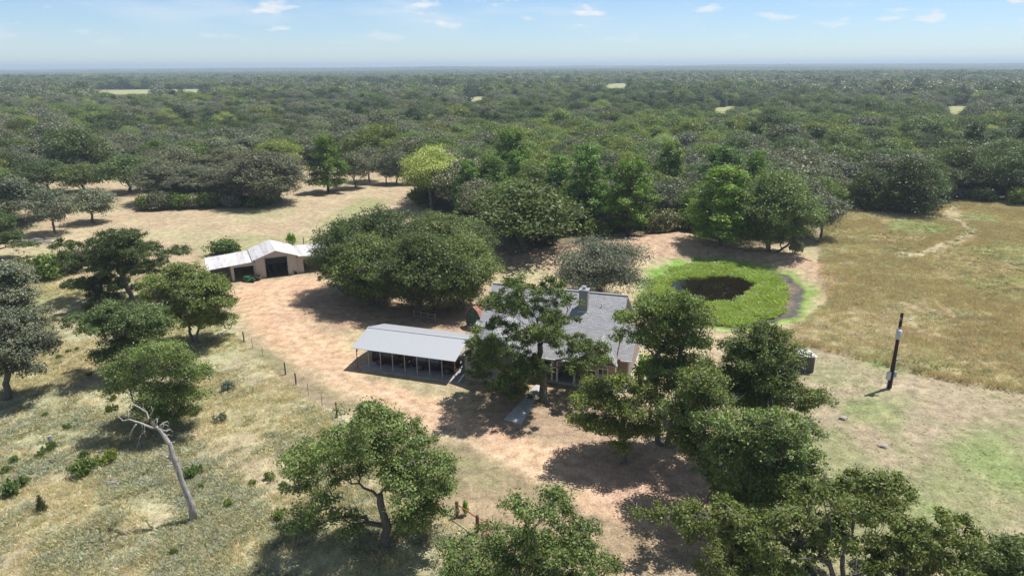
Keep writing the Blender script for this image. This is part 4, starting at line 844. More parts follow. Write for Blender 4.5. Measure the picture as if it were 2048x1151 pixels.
def rib_mat(name, c, rust=0., scale=4., axis=0):
    m, N, L, b = mat(name); tc = N.new('ShaderNodeTexCoord'); n = N.new('ShaderNodeTexNoise'); n.inputs['Scale'].default_value = .8; n.inputs['Detail'].default_value = 6; n.inputs['Roughness'].default_value = .65
    mp = N.new('ShaderNodeMapping'); mp.inputs['Scale'].default_value = (3., .5, 1) if axis == 0 else (.5, 3., 1); L.new(tc.outputs['Object'], mp.inputs[0]); L.new(mp.outputs[0], n.inputs[0])
    mx = N.new('ShaderNodeMix'); mx.data_type = 'RGBA'; mr = N.new('ShaderNodeMapRange'); mr.inputs[1].default_value = .42; mr.inputs[2].default_value = .68; mr.inputs[4].default_value = rust; L.new(n.outputs[0], mr.inputs[0]); L.new(mr.outputs[0], mx.inputs[0])
    mx.inputs[6].default_value = (*c, 1); mx.inputs[7].default_value = (.30, .20, .17, 1); L.new(mx.outputs[2], b.inputs['Base Color']); b.inputs['Roughness'].default_value = .5; b.inputs['Metallic'].default_value = .15
    return m
M['tin'] = rib_mat('weathered_tin', (.68, .67, .66), .35)
M['tin_b'] = rib_mat('streaked_tin', (.62, .60, .59), .55)
M['carport_tin'] = rib_mat('carport_tin', (.40, .41, .425), .0)
M['door'] = plain('door_paint', (.12, .10, .085), .5)
def window(parent, x, z, w, h, y, arch=False, mull=1):
    """window set in a wall that faces -y"""
    f = MB(); t = .08
    f.box(x-w/2-t, x-w/2, y-.05, y+.06, z-t, z+h+t); f.box(x+w/2, x+w/2+t, y-.05, y+.06, z-t, z+h+t); f.box(x-w/2, x+w/2, y-.05, y+.06, z+h, z+h+t); f.box(x-w/2, x+w/2, y-.05, y+.06, z-t, z)
    f.box(x-w/2, x+w/2, y-.035, y+.03, z+h*.5-.025, z+h*.5+.025)
    if mull: f.box(x-.025, x+.025, y-.04, y+.03, z, z+h)
    fr = f.build('window', M['trim'], parent); MB().box(x-w/2, x+w/2, y-.02, y+.02, z, z+h).build('pane', M['glass'], fr)
    if arch:
        n = 12; A = [(x+math.cos(math.pi*i/n)*w*.5, z+h+t+.05+math.sin(math.pi*i/n)*w*.45) for i in range(n+1)]
        MB().prism(A, 'y', y-.02, y+.02).build('pane', M['glass'], fr)
        g = MB(); B = [(x+math.cos(math.pi*i/n)*w*.5, y-.03, z+h+t+.05+math.sin(math.pi*i/n)*w*.45) for i in range(n+1)]; g.tube(B, .05, 5)
        for k in (3, 6, 9): g.tube([(x, y-.03, z+h+t+.05), B[k]], .025, 4)
        g.build('arch_frame', M['trim'], fr)
def house():
    H = empty('ranch_house', (HO[0], HO[1], 0), HR, 'ranch house with large grey shingle roof, front gables and tall chimney', 'house')
    rz, rt, sl = 7.4, 9.1, .645
    zm = lambda t: rz-abs(rt-t)*sl
    MB().box(.1, 15.9, 1.9, 16.1, -.3, .12).build('foundation', conc, H)
    # walls
    MB().prism([(4.2, .1), (15.9, .1), (15.9, zm(15.9)-.2), (rt, rz-.22), (4.2, zm(4.2)-.2)], 'x', .35, 14.2).build('wall', M['wall'], H)
    MB().prism([(.0, 0), (6.2, 0), (6.2, 2.65), (3.1, 5.2), (0, 2.65)], 'y', 0, 5.).build('wall', M['wall_grey'], H)
    MB().prism([(11.35, 0), (14.7, 0), (14.7, 2.65), (13.02, 4.35), (11.35, 2.65)], 'y', 2.0, 5.).build('wall', M['wall'], H)
    MB().box(14.2, 15.75, 3.9, 12.2, 0, 2.62).build('wall', M['wall'], H)
    # main roof, front and rear slopes
    f0 = 1.75
    MB().slab([(-.05, f0, zm(f0)), (14.62, f0, zm(f0)), (14.62, rt, rz), (-.05, rt, rz)], .14).build('roof', M['shingle'], H)
    MB().slab([(14.62, 16.4, zm(16.4)), (-.05, 16.4, zm(16.4)), (-.05, rt, rz), (14.62, rt, rz)], .14).build('roof', M['shingle'], H)
    MB().box(-.08, 14.65, rt-.13, rt+.13, rz-.03, rz+.045).build('ridge_cap', M['trimgrey'], H)
    # wing gables
    def wing(sc, hw, za, ze, tf, tb):
        MB().slab([(sc-hw, tf, ze), (sc, tf, za), (sc, tb, za), (sc-hw, tf+(tb-tf)*.45, ze)] if False else [(sc-hw, tf, ze), (sc, tf, za), (sc, tb, za), (sc-hw, rt-(rz-ze)/sl+.05, ze)], .12).build('roof', M['shingle'], H)
        MB().slab([(sc, tf, za), (sc+hw, tf, ze), (sc+hw, rt-(rz-ze)/sl+.05, ze), (sc, tb, za)], .12).build('roof', M['shingle'], H)
        r = MB(); k = .17
        for sg in (-1, 1):
            r.add([(sc+sg*(hw+.02), tf-.05, ze-k), (sc+sg*(hw+.02), tf-.05, ze+.04), (sc, tf-.05, za+.04), (sc, tf-.05, za-k-.03), (sc+sg*(hw+.02), tf-.004, ze-k), (sc+sg*(hw+.02), tf-.004, ze+.04), (sc, tf-.004, za+.04), (sc, tf-.004, za-k-.03)],
                  [(0, 1, 2, 3), (7, 6, 5, 4), (0, 4, 5, 1), (1, 5, 6, 2), (2, 6, 7, 3), (3, 7, 4, 0)])
        r.build('fascia', M['trimgrey'], H)
    wing(3.1, 3.45, 5.55, 2.72, -.35, 6.25); wing(13.02, 1.95, 4.72, 2.75, 1.45, 5.0)
    MB().slab([(14.63, 3.35, 2.74), (16.1, 3.35, 2.74), (16.1, 7.2, 5.0), (14.63, 7.2, 5.0)], .12).build('roof', M['shingle'], H)
    MB().slab([(14.63, 12.6, 2.74), (16.1, 12.6, 2.74), (16.1, 7.21, 5.0), (14.63, 7.21, 5.0)], .12).build('roof', M['shingle'], H)
    MB().prism([(3.9, 2.6), (12.1, 2.6), (7.2, 4.85)], 'x', 14.3, 15.74).build('wall', M['wall'], H)
    # fascia and gutters
    MB().box(6.6, 11.1, f0-.12, f0-.01, zm(f0)-.2, zm(f0)-.02).build('gutter', M['trim'], H)
    MB().box(15.0, 16.12, 3.22, 3.34, 2.55, 2.7).build('gutter', M['trim'], H); MB().box(15.66, 15.8, 3.76, 3.88, 0, 2.6).build('downspout', M['trim'], H)
    MB().slab([(-.13, f0, zm(f0)+.02), (-.055, f0, zm(f0)+.02), (-.055, rt, rz+.02), (-.13, rt, rz+.02)], .2).build('fascia', M['trimgrey'], H)
    # porch
    MB().box(6.25, 11.3, 1.9, 4.19, .12, .16).build('porch_floor', conc, H)
    for s in (6.7, 8.42, 8.95, 10.7): MB().box(s-.09, s+.09, 2.1, 2.28, .16, zm(2.2)-.15).box(s-.14, s+.14, 2.05, 2.33, .16, .34).box(s-.13, s+.13, 2.06, 2.32, zm(2.2)-.32, zm(2.2)-.2).build('porch_post', M['trim'], H)
    d = MB().box(8.9, 9.9, 4.13, 4.19, .16, 2.25).build('door', M['door'], H); MB().box(9.75, 9.8, 4.07, 4.13, 1.1, 1.2).build('handle', M['galv'], d)
    window(H, 7.6, .9, 1.1, 1.25, 4.18); window(H, 1.7, .95, 1.0, 1.3, -.01); window(H, 4.75, .95, 1.0, 1.3, -.01)
    window(H, 12.45, .45, .75, 1.35, 1.99, mull=0); window(H, 13.55, .85, .85, 1.25, 1.99, arch=True)
    # chimney
    c = MB().box(9.95, 10.85, 6.9, 7.75, 5.6, 8.2).build('chimney', M['wall_grey'], H)
    MB().box(9.88, 10.92, 6.83, 7.82, 8.2, 8.28).build('chimney_cap', M['galv'], c); MB().tube([(10.4, 7.32, 8.28), (10.4, 7.32, 8.5)], .16, 10).tube([(10.4, 7.32, 8.5), (10.4, 7.32, 8.58)], .24, 10).build('flue', M['galv'], c)
    MB().box(9.85, 10.95, 6.8, 6.92, 5.9, 6.02).build('flashing', M['trim'], c)
    for s, t in ((4.2, 7.9), (12.2, 7.6)): MB().tube([(s, t, zm(t)-.05), (s, t, zm(t)+.35)], .06, 8).build('vent_pipe', M['trim'], H)
house()
def dish():
    p = hp(.15, 4.0, 0); z = 7.4-5.1*.645
    e = empty('satellite_dish', (p[0], p[1], z), HR+.3, 'small white satellite dish on the left edge of the shingle roof', 'satellite dish')
    MB().tube([(0, 0, -.05), (0, 0, .35), (0, -.12, .45)], .03, 6).build('mast', M['galv'], e)
    m = MB(); n = 16; vs = [(0, 0, 0)]
    for r, zz in ((.2, .03), (.4, .12)):
        for k in range(n): vs.append((math.cos(k*2*math.pi/n)*r, math.sin(k*2*math.pi/n)*r, zz))
    fs = [(0, 1+k, 1+(k+1) % n) for k in range(n)]+[(1+k, 1+n+k, 1+n+(k+1) % n, 1+(k+1) % n) for k in range(n)]
    mtx = Matrix.Translation((0, -.15, .5)) @ Matrix.Rotation(R(55), 4, 'X'); m.add(vs, fs, mtx); o = m.build('dish', M['trim'], e); s = o.modifiers.new('thick', 'SOLIDIFY'); s.thickness = .015
    MB().tube([(0, -.2, .4), (0, -.62, .72)], .015, 5).build('feed_arm', M['galv'], e)
dish()

# ------------------------------------------------------------------ carport and cars (same axes as the house)
def carport():
    C = empty('carport', (HO[0], HO[1], 0), HR, 'long open metal carport with pale grey roof beside the house', 'carport')
    x0, x1, yf, yb, yr, ze, zr = -12.15, -.55, -1.1, 6.15, 2.55, 2.38, 3.32
    MB().slab([(x0, yf, ze), (x1, yf, ze), (x1, yr, zr), (x0, yr, zr)], .05).build('roof', M['carport_tin'], C)
    MB().slab([(x1, yb, ze), (x0, yb, ze), (x0, yr, zr), (x1, yr, zr)], .05).build('roof', M['carport_tin'], C)
    MB().prism([(yr-.16, zr-.02), (yr+.16, zr-.02), (yr+.14, zr+.03), (yr, zr+.07), (yr-.14, zr+.03)], 'x', x0-.01, x1+.01).build('ridge_cap', M['carport_tin'], C)
    r = MB(); n = 38
    for i in range(n+1):
        x = x0+.03+(x1-x0-.06)*i/n
        for ya in (yf, yb):
            r.slab([(x-.02, ya, ze+.025), (x+.02, ya, ze+.025), (x+.02, yr, zr+.025), (x-.02, yr, zr+.025)], .024)
    r.build('roof_ribs', M['carport_tin'], C)['kind'] = 'stuff'
    n = 9; red = plain('red_oxide_steel', (.28, .10, .07), .6); gs = plain('carport_post_steel', (.33, .30, .28), .5)
    for i in range(n):
        x = x0+.35+(x1-x0-.6)*i/(n-1); m = red if i in (0, n-1) else gs
        for y in (-.72, 5.8):
            MB().box(x-.035, x+.035, y-.035, y+.035, 0, ze+.05).build('post', m, C)
            if i in (0, n-1):
                s = 1 if y < 0 else -1; sx = 1 if i == 0 else -1
                MB().tube([(x, y, 1.75), (x+.4*sx, y, ze+.03)], .025, 4).tube([(x, y, 1.75), (x, y+s*.5, ze+.15)], .025, 4).build('brace', m, C)
        MB().tube([(x, -.72, ze), (x, yr, zr-.08), (x, 5.8, ze)], .03, 4).tube([(x, yr-1.2, zr-.4), (x, yr+1.2, zr-.4)], .02, 4).build('rafter', gs, C)
    MB().box(x0+.3, x1-.3, -.76, -.68, ze-.02, ze+.05).box(x0+.3, x1-.3, 5.76, 5.84, ze-.02, ze+.05).build('eave_rail', gs, C)
    s = MB().box(x0+.9, x1+.5, -1.0, 5.9, -.1, .07).build('carport_floor', plain('carport_concrete', (.34, .33, .33), .9, noise=.2, scale=1.2), None, loc=(HO[0], HO[1], 0), rz=HR); tag(s, kind='structure')
carport()
def suv(name, s, t, ang, col, label, L_=4.7, Wd=1.86, Ht=1.74):
    p = hp(s, t, .07); e = empty(name, p, HR+ang, label, 'car'); h = L_/2
    body = plain(name+'_paint', col, .22, metal=.3, noise=.04, spec=.6)
    # side profile of the lower body with wheel arches, front towards +x
    def arch(cx, r): return [(cx+r*math.cos(a), .36+r*math.sin(a)) for a in [math.pi*k/7 for k in range(8)]]
    low = [(h-.05, .35), (h, .55), (h-.04, .82), (h-.25, .98), (h-1.15, 1.08), (-h+.1, 1.10), (-h, .85), (-h+.02, .38)]
    prof = low+arch(-h+.85, .40)[::-1]+arch(h-.88, .40)[::-1]
    m = MB(); n = len(prof)
    def ring(y, k): return [(x*k if abs(x) > h*.8 else x, y, z) for x, z in prof]
    rs_ = [(-Wd/2, .97), (-Wd/2+.1, 1.), (Wd/2-.1, 1.), (Wd/2, .97)]; vs = []
    for y, k in rs_: vs += ring(y, k)
    fs = [tuple(range(n)), tuple(range(3*n, 4*n))[::-1]]+[(j*n+i, (j+1)*n+i, (j+1)*n+(i+1) % n, j*n+(i+1) % n) for j in range(3) for i in range(n)]
    m.add(vs, fs); m.build('body', body, e)
    cab = [(h-1.2, 1.07), (h-1.95, Ht-.08), (h-2.4, Ht), (-h+.5, Ht-.02), (-h+.1, 1.45), (-h+.06, 1.09)]
    c = MB(); w0, w1 = Wd/2-.06, Wd/2-.26; k = len(cab); vs = []
    for sg in (-1, 1): vs += [(x, sg*(w0+(w1-w0)*(z-1.07)/(Ht-1.07)), z) for x, z in cab]
    c.add(vs, [tuple(range(k))[::-1], tuple(range(k, 2*k))]+[(i, (i+1) % k, (i+1) % k+k, i+k) for i in range(k)]); c.build('cabin', body, e)
    def side(x0, x1, x2, x3, z0, z1, sg):
        o = .012; y = lambda z: sg*(w0+(w1-w0)*(z-1.07)/(Ht-1.07)+o); return MB().add([(x0, y(z0), z0), (x1, y(z0), z0), (x2, y(z1), z1), (x3, y(z1), z1), (x0, y(z0)-sg*.03, z0), (x1, y(z0)-sg*.03, z0), (x2, y(z1)-sg*.03, z1), (x3, y(z1)-sg*.03, z1)], [(0, 1, 2, 3), (7, 6, 5, 4), (0, 4, 5, 1), (1, 5, 6, 2), (2, 6, 7, 3), (3, 7, 4, 0)])
    for sg in (-1, 1):
        for a in ((h-2.25, h-1.45, h-2.02, h-2.25), (h-3.15, h-2.33, h-2.33, h-3.1), (-h+.3, h-3.23, h-3.18, -h+.5)): side(*a, 1.14, Ht-.13, sg).build('side_window', M['glass'], e)
        MB().box(h-1.75, h-1.6, sg*(Wd/2+.02)-.09, sg*(Wd/2+.02)+.09, 1.1, 1.24).build('mirror', body, e)
        MB().box(h-.14, h+.005, sg*.72-.16, sg*.72+.16, .72, .86).build('headlight', M['trim'], e); MB().box(-h-.01, -h+.1, sg*.78-.1, sg*.78+.1, .78, 1.05).build('tail_light', plain('tail_light', (.35, .02, .02), .3), e)
        for cx in (-h+.85, h-.88):
            w = MB().tube([(cx, sg*(Wd/2-.24), .33), (cx, sg*(Wd/2-.2), .33), (cx, sg*(Wd/2-.03), .33), (cx, sg*(Wd/2+.005), .33)], [.31, .34, .34, .31], 20).build('wheel', plain('tyre', (.025, .025, .025), .85), e)
            rm = MB().tube([(cx, sg*(Wd/2+.006), .33), (cx, sg*(Wd/2+.02), .33)], [.06, .05], 10)
            for q in range(5):
                a = q*2*math.pi/5; rm.tube([(cx, sg*(Wd/2+.012), .33), (cx+math.cos(a)*.22, sg*(Wd/2+.008), .33+math.sin(a)*.22)], .03, 4)
            rm.tube([(cx+math.cos(a)*.22, sg*(Wd/2+.01), .33+math.sin(a)*.22) for a in [k_*math.pi/8 for k_ in range(17)]], .018, 4).build('rim', plain('alloy', (.22, .22, .23), .4, metal=.6), w)
    MB().add([(h-1.22, -w0+.1, 1.13), (h-1.22, w0-.1, 1.13), (h-1.9, w1-.03, Ht-.11), (h-1.9, -w1+.03, Ht-.11), (h-1.26, -w0+.1, 1.09), (h-1.26, w0-.1, 1.09), (h-1.94, w1-.03, Ht-.16), (h-1.94, -w1+.03, Ht-.16)], [(0, 1, 2, 3), (7, 6, 5, 4), (0, 4, 5, 1), (1, 5, 6, 2), (2, 6, 7, 3), (3, 7, 4, 0)]).build('windscreen', M['glass'], e)
suv('parked_car', -8.6, 1.35, .02, (.02, .006, .007), 'dark maroon estate car under the left half of the carport', 4.35)
suv('parked_car', -3.65, 1.3, -.02, (.012, .012, .016), 'black estate car under the right half of the carport, nearer the house', 4.8)

# ------------------------------------------------------------------ tin barn
def barn():
    o = G(514, 558); ang = math.atan2(3.23, 6.87)
    B = empty('metal_barn', (o[0], o[1], 0), ang, 'pale lap sided barn with white tin roofs, tall middle bay and lower wings', 'barn')
    sid, N, L, b = mat('lap_siding'); tc = N.new('ShaderNodeTexCoord'); w = N.new('ShaderNodeTexWave'); w.bands_direction = 'Z'; w.wave_profile = 'SAW'; w.inputs['Scale'].default_value = 1.1; w.inputs['Distortion'].default_value = 0
    L.new(tc.outputs['Object'], w.inputs[0]); bp = N.new('ShaderNodeBump'); bp.inputs['Distance'].default_value = .02; bp.inputs['Strength'].default_value = 1; L.new(w.outputs[1], bp.inputs['Height']); L.new(bp.outputs[0], b.inputs['Normal'])
    mx = N.new('ShaderNodeMix'); mx.data_type = 'RGBA'; L.new(w.outputs[1], mx.inputs[0]); mx.inputs[6].default_value = (.37, .35, .335, 1); mx.inputs[7].default_value = (.43, .405, .385, 1); L.new(mx.outputs[2], b.inputs['Base Color'])
    D = 7.0; cw = 5.9; xm = 2.95; ze, za = 2.95, 4.0
    # centre bay front wall round its door, back and sides
    f = MB(); d0, d1, dh = 1.35, 4.6, 3.0
    f.box(0, d0, 0, .12, 0, ze).box(d1, cw, 0, .12, 0, ze)
    f.add([(0, 0, ze), (d0, 0, ze), (d0, 0, dh), (d1, 0, dh), (d1, 0, ze), (cw, 0, ze), (xm, 0, za), (0, .12, ze), (d0, .12, ze), (d0, .12, dh), (d1, .12, dh), (d1, .12, ze), (cw, .12, ze), (xm, .12, za)],
          [(0, 1, 2, 6), (2, 3, 6), (3, 4, 5, 6), (13, 9, 8, 7), (13, 10, 9), (13, 12, 11, 10), (2, 9, 10, 3)])
    f.build('front_wall', sid, B)
    MB().prism([(0, 0), (cw, 0), (cw, ze), (xm, za), (0, ze)], 'y', D-.1, D).build('back_wall', sid, B)
    MB().box(0, .1, .12, D-.1, 0, ze).box(cw-.1, cw, .12, D-.1, 0, ze).build('side_wall', sid, B)
    MB().box(.1, cw-.1, .14, D-.12, -.05, .14).build('bay_floor', plain('barn_floor', (.06, .05, .04), .95), B)
    tr = MB(); 
    for x in (d0, d1): tr.box(x-.06, x+.06, -.03, -.002, 0, dh+.06)
    tr.box(d0-.06, d1+.06, -.03, -.002, dh+.003, dh+.12).build('door_frame', M['trimgrey'], B)
    # left wing: enclosed bay and open lean-to
    MB().box(-3.4, -3.0, .2, .32, 0, 2.5).box(-3.0, 0-.002, .2, .32, 2.1, 2.55).box(-.25, 0-.002, .2, .32, 0, 2.1).build('front_wall', sid, B)
    MB().box(-3.4, -3.3, .32, D, 0, 2.45).box(-6.2, -.002, D-.1, D-.004, 0, 2.2).build('side_wall', sid, B)
    for y in (.25, D-.3): MB().box(-6.25, -6.13, y, y+.12, 0, 2.15).build('post', plain('barn_post', (.3, .29, .27), .8), B)
    for y in (2.5, 4.8): MB().box(-6.25, -6.13, y, y+.12, 0, 2.15).build('post', M['trimgrey'], B)
    # right wing
    MB().box(cw+.002, 6.9, .2, .32, 0, 2.6).box(6.9, 10.4, .2, .32, 2.15, 2.6).box(10.4, 12.2, .2, .32, 0, 2.5).build('front_wall', sid, B)
    MB().box(12.1, 12.2, .32, D, 0, 2.3).box(cw+.002, 12.1, D-.1, D-.004, 0, 2.3).build('side_wall', sid, B)
    # roof sheets, laid side by side
    rs = random.Random(4)
    def sheets(xa, za_, xb, zb_, n, y0, y1, along='y'):
        for i in range(n):
            ya = y0+(y1-y0)*i/n-.02; yb = y0+(y1-y0)*(i+1)/n+.02; dz = .008*(i % 2)
            MB().slab([(xa, ya, za_+dz), (xb, ya, zb_+dz), (xb, yb, zb_+dz), (xa, yb, za_+dz)], .03).build('roof_sheet', rs.choice([M['tin'], M['tin'], M['tin_b']]), B)
    def sheets_x(xa, za_, xb, zb_, n, y0, y1):
        for i in range(n):
            a, b_ = i/n, (i+1)/n; x0 = xa+(xb-xa)*a; x1 = xa+(xb-xa)*b_+.03; z0 = za_+(zb_-za_)*a; z1 = za_+(zb_-za_)*b_; dz = .009*(i % 2)
            MB().slab([(x0, y0, z0+dz), (x1, y0, z1+dz), (x1, y1, z1+dz), (x0, y1, z0+dz)], .03).build('roof_sheet', [M['tin_b'], M['tin'], M['tin_b'], M['tin'], M['tin']][(i+int(abs(xa))) % 5], B)
    sheets_x(-6.6, 2.28, -.05, 2.78, 6, -.3, D+.2); sheets_x(-.35, 2.93, xm, za+.1, 4, -.35, D+.3); sheets_x(cw+.35, 2.93, xm+.02, za+.1, 4, -.35, D+.3); sheets_x(cw+.02, 2.8, 12.5, 2.5, 6, -.2, D+.2)
    rb = MB()
    for xa, z_a, xb, z_b, n in ((-6.6, 2.29, -.05, 2.79, 22), (-.35, 2.94, xm, za+.11, 12), (cw+.35, 2.94, xm+.02, za+.11, 12), (cw+.02, 2.81, 12.5, 2.51, 20)):
        for i in range(n+1):
            x = xa+(xb-xa)*i/n; z = z_a+(z_b-z_a)*i/n; rb.box(x-.015, x+.015, -.3, D+.19, z, z+.035)
    o_ = rb.build('roof_ribs', M['tin'], B); o_['kind'] = 'stuff'
    MB().slab([(-.36, -.36, 2.9), (-.30, -.36, 2.9), (-.30, D+.3, 2.9), (-.36, D+.3, 2.9)], .14).build('fascia', plain('rusty_fascia', (.15, .07, .05), .8), B)
    # things in the lean-to and in front
    q = empty('lean_to_trailer', B.matrix_basis @ Vector((-8.6, 1.5, 0)), ang+.3, 'low pale sheet roofed pen half hidden left of the barn', 'shelter')
    MB().slab([(-1.6, -1.4, 1.0), (1.3, -1.4, 1.3), (1.3, 1.4, 1.3), (-1.6, 1.4, 1.0)], .04).build('roof', M['tin'], q)
    for x in (-1.4, 1.1):
        for y in (-1.2, 1.2): MB().box(x-.05, x+.05, y-.05, y+.05, 0, .98 if x < 0 else 1.22).build('post', M['trimgrey'], q)
barn()
green = plain('green_paint', (.03, .14, .06), .45); black = plain('black_rubber', (.03, .03, .03), .85); rust = plain('rusty_iron', (.17, .08, .05), .85, noise=.3)
def mower():
    g = G(503, 563); e = empty('riding_mower', (g[0], g[1], 0), 2.9, 'green riding mower with a loaded cart parked before the barn door', 'mower')
    MB().box(.25, 1.05, -.3, .3, .35, .8).prism([(1.05, .35), (1.2, .4), (1.15, .72), (1.05, .8)], 'y', -.28, .28).build('hood', green, e, bevel=.04)
    MB().box(-.6, .3, -.42, .42, .3, .45).box(-.75, -.2, -.5, -.28, .45, .72).box(-.75, -.2, .28, .5, .45, .72).build('chassis', green, e, bevel=.03)
    MB().box(-.6, -.2, -.22, .22, .62, .72).box(-.66, -.56, -.22, .22, .72, 1.05).build('seat', black, e, bevel=.03)
    MB().tube([(.3, 0, .7), (.05, 0, 1.0)], .025, 6).tube([(.05+.02*math.cos(a), .18*math.cos(a), 1.0+.05*math.sin(a)) for a in [i*math.pi/6 for i in range(13)]], .02, 5).build('steering_wheel', black, e)
    MB().box(-.1, .55, -.58, .58, .15, .28).build('mowing_deck', green, e, bevel=.03)
    for x, r in ((.85, .22), (-.5, .32)):
        for y in (-.45, .45): MB().tube([(x, y-.1, r), (x, y+.1, r)], r, 14).build('wheel', black, e)
    g2 = G(513, 560); c = empty('garden_cart', (g2[0], g2[1], 0), 3.0, 'rusty garden cart standing right behind the green riding mower', 'cart')
    MB().box(-.7, .7, -.4, .4, .35, .4).box(-.7, .7, -.4, -.36, .4, .62).box(-.7, .7, .36, .4, .4, .62).box(-.7, -.66, -.36, .36, .4, .62).build('tray', rust, c)
    for y in (-.45, .45): MB().tube([(0, y-.04, .25), (0, y+.04, .25)], .25, 12).build('wheel', black, c)
    MB().tube([(-.7, 0, .37), (-1.2, 0, .3)], .03, 5).build('drawbar', rust, c)
mower()
def clutter():
    g = G(447, 563); e = empty('wheelbarrow', (g[0], g[1], 0), .4, 'bright green wheelbarrow by the open lean-to at the left of the barn', 'wheelbarrow')
    MB().add([(-.6, -.4, .7), (.6, -.4, .75), (.6, .4, .75), (-.6, .4, .7), (-.35, -.22, .38), (.3, -.22, .4), (.3, .22, .4), (-.35, .22, .38)], [(4, 5, 6, 7), (0, 1, 5, 4), (1, 2, 6, 5), (2, 3, 7, 6), (3, 0, 4, 7)]).build('tray', plain('bright_green', (.03, .30, .14), .5), e)
    MB().tube([(.75, 0, .2), (.75, .08, .2)], .2, 12).build('wheel', black, e)
    for y in (-.25, .25): MB().tube([(.75, y*.3, .2), (-.3, y, .36), (-1.1, y*1.1, .6)], .022, 5).build('handle', rust, e); MB().tube([(-.3, y, .36), (-.4, y, 0)], .022, 5).build('leg', rust, e)
    g = G(589, 548); e = empty('garden_tiller', (g[0], g[1], 0), 1.0, 'old grey walk behind tiller by the barn wall right of the tall door', 'tiller')
    MB().box(-.3, .35, -.2, .2, .35, .75).box(-.15, .2, -.15, .15, .75, .95).build('engine', plain('tiller_grey', (.25, .27, .28), .6), e, bevel=.03)
    for y in (-.3, .3): MB().tube([(0, y-.06, .25), (0, y+.06, .25)], .25, 12).build('wheel', black, e); MB().tube([(-.2, y*.6, .6), (-1.1, y, 1.05)], .025, 5).build('handlebar', M['galv'], e)
    tn = MB()
    for k in range(5): tn.tube([(.45+.02*k, -.3+.15*k, .25), (.45+.2*math.cos(k*1.3), -.3+.15*k, .25+.2*math.sin(k*1.3))], .02, 4)
    tn.tube([(.45, -.35, .25), (.45, .35, .25)], .03, 5).build('tines', rust, e)
    g = G(597, 545); e = empty('patio_chair', (g[0], g[1], 0), -1.2, 'white patio chair beside the tiller against the barn wall', 'chair')
    MB().box(-.25, .25, -.25, .25, .4, .44).build('seat', M['trim'], e); MB().box(-.25, .25, .22, .26, .44, .9).build('backrest', M['trim'], e)
    for x in (-.22, .22):
        for y in (-.22, .22): MB().box(x-.02, x+.02, y-.02, y+.02, 0, .4).build('leg', M['trim'], e)
    for i, (px, py, s, lab) in enumerate([(465, 561, .3, 'round brown stone by the left barn wing'), (1686, 836, .35, 'grey stone on the mown ground below the small shed'), (1768, 893, .35, 'pale flat stone on the mown ground, lower right'), (579, 548, .28, 'rusty lump beside the tall barn door'), (735, 372, .3, 'small stone on the tan clearing')][:4]):
        g = G(px, py); rs = np.random.RandomState(i); bm = MB(); n = 8; rings = [(.0, .8), (.3, 1.), (.62, .72), (.8, .25)]; vs = []
        for zz, rr in rings:
            for k in range(n): a = k*2*math.pi/n; q = rr*(1+.2*rs.normal()); vs.append((math.cos(a)*s*q*1.25, math.sin(a)*s*q, zz*s))
        bm.add(vs, [(j*n+k, j*n+(k+1) % n, (j+1)*n+(k+1) % n, (j+1)*n+k) for j in range(3) for k in range(n)]+[tuple(range(3*n, 4*n))])
        o = bm.build('stone', rust if i in (3,) else plain('stone%d' % i, (.33, .29, .25) if i else (.25, .14, .09), .9, noise=.3, scale=8, bump=.5), None, loc=(g[0], g[1], float(ground_z(g[:1], g[1:2])[0])-.03)); tag(o, lab, 'stone')
clutter()

# ------------------------------------------------------------------ green gambrel shed
def gambrel():
    a = np.array([-5.54, 77.31]); b = np.array([-3.72, 75.75]); w = float(np.linalg.norm(b-a)); ang = math.atan2(b[1]-a[1], b[0]-a[0])
    e = empty('barn_style_shed', (a[0], a[1], 0), ang, 'dark green gambrel shed with double doors and a reddish roof behind the house', 'shed')
    gp = plain('shed_green', (.022, .062, .048), .6); tp = plain('shed_trim_green', (.06, .13, .10), .6); D = 3.8; hw = w/2
    g = [(0, 0), (w, 0), (w, 1.65), (hw+hw*.58, 2.35), (hw, 2.72), (hw-hw*.58, 2.35), (0, 1.65)]; MB().prism(g, 'y', 0, D).build('wall', gp, e)
    top = [(-.12, 1.55), (hw-hw*.6, 2.42), (hw, 2.82), (hw+hw*.6, 2.42), (w+.12, 1.55)]; rf = plain('red_brown_shingles', (.34, .16, .115), .9, noise=.2, scale=5)
    for i in range(4):
        p, q = top[i], top[i+1]; MB().slab([(p[0], -.12, p[1]), (q[0], -.12, q[1]), (q[0], D+.12, q[1]), (p[0], D+.12, p[1])], .07).build('roof', rf, e)
    for x in (.38, hw+.01):
        d = MB().box(x, x+hw-.4, -.03, -.003, .1, 1.7).build('door', gp, e); t = MB(); x1 = x+hw-.4
        t.box(x, x+.07, -.05, -.032, .1, 1.7).box(x1-.07, x1, -.05, -.032, .1, 1.7).box(x+.07, x1-.07, -.05, -.032, 1.62, 1.7).box(x+.07, x1-.07, -.05, -.032, .85, .92).box(x+.07, x1-.07, -.05, -.032, .1, .18).build('door_trim', tp, d)
    MB().box(hw-.25, hw+.25, -.04, -.003, 2.0, 2.35).build('vent', tp, e); MB().box(0, w, -.045, -.004, 1.76, 1.82).build('trim_board', tp, e)
gambrel()
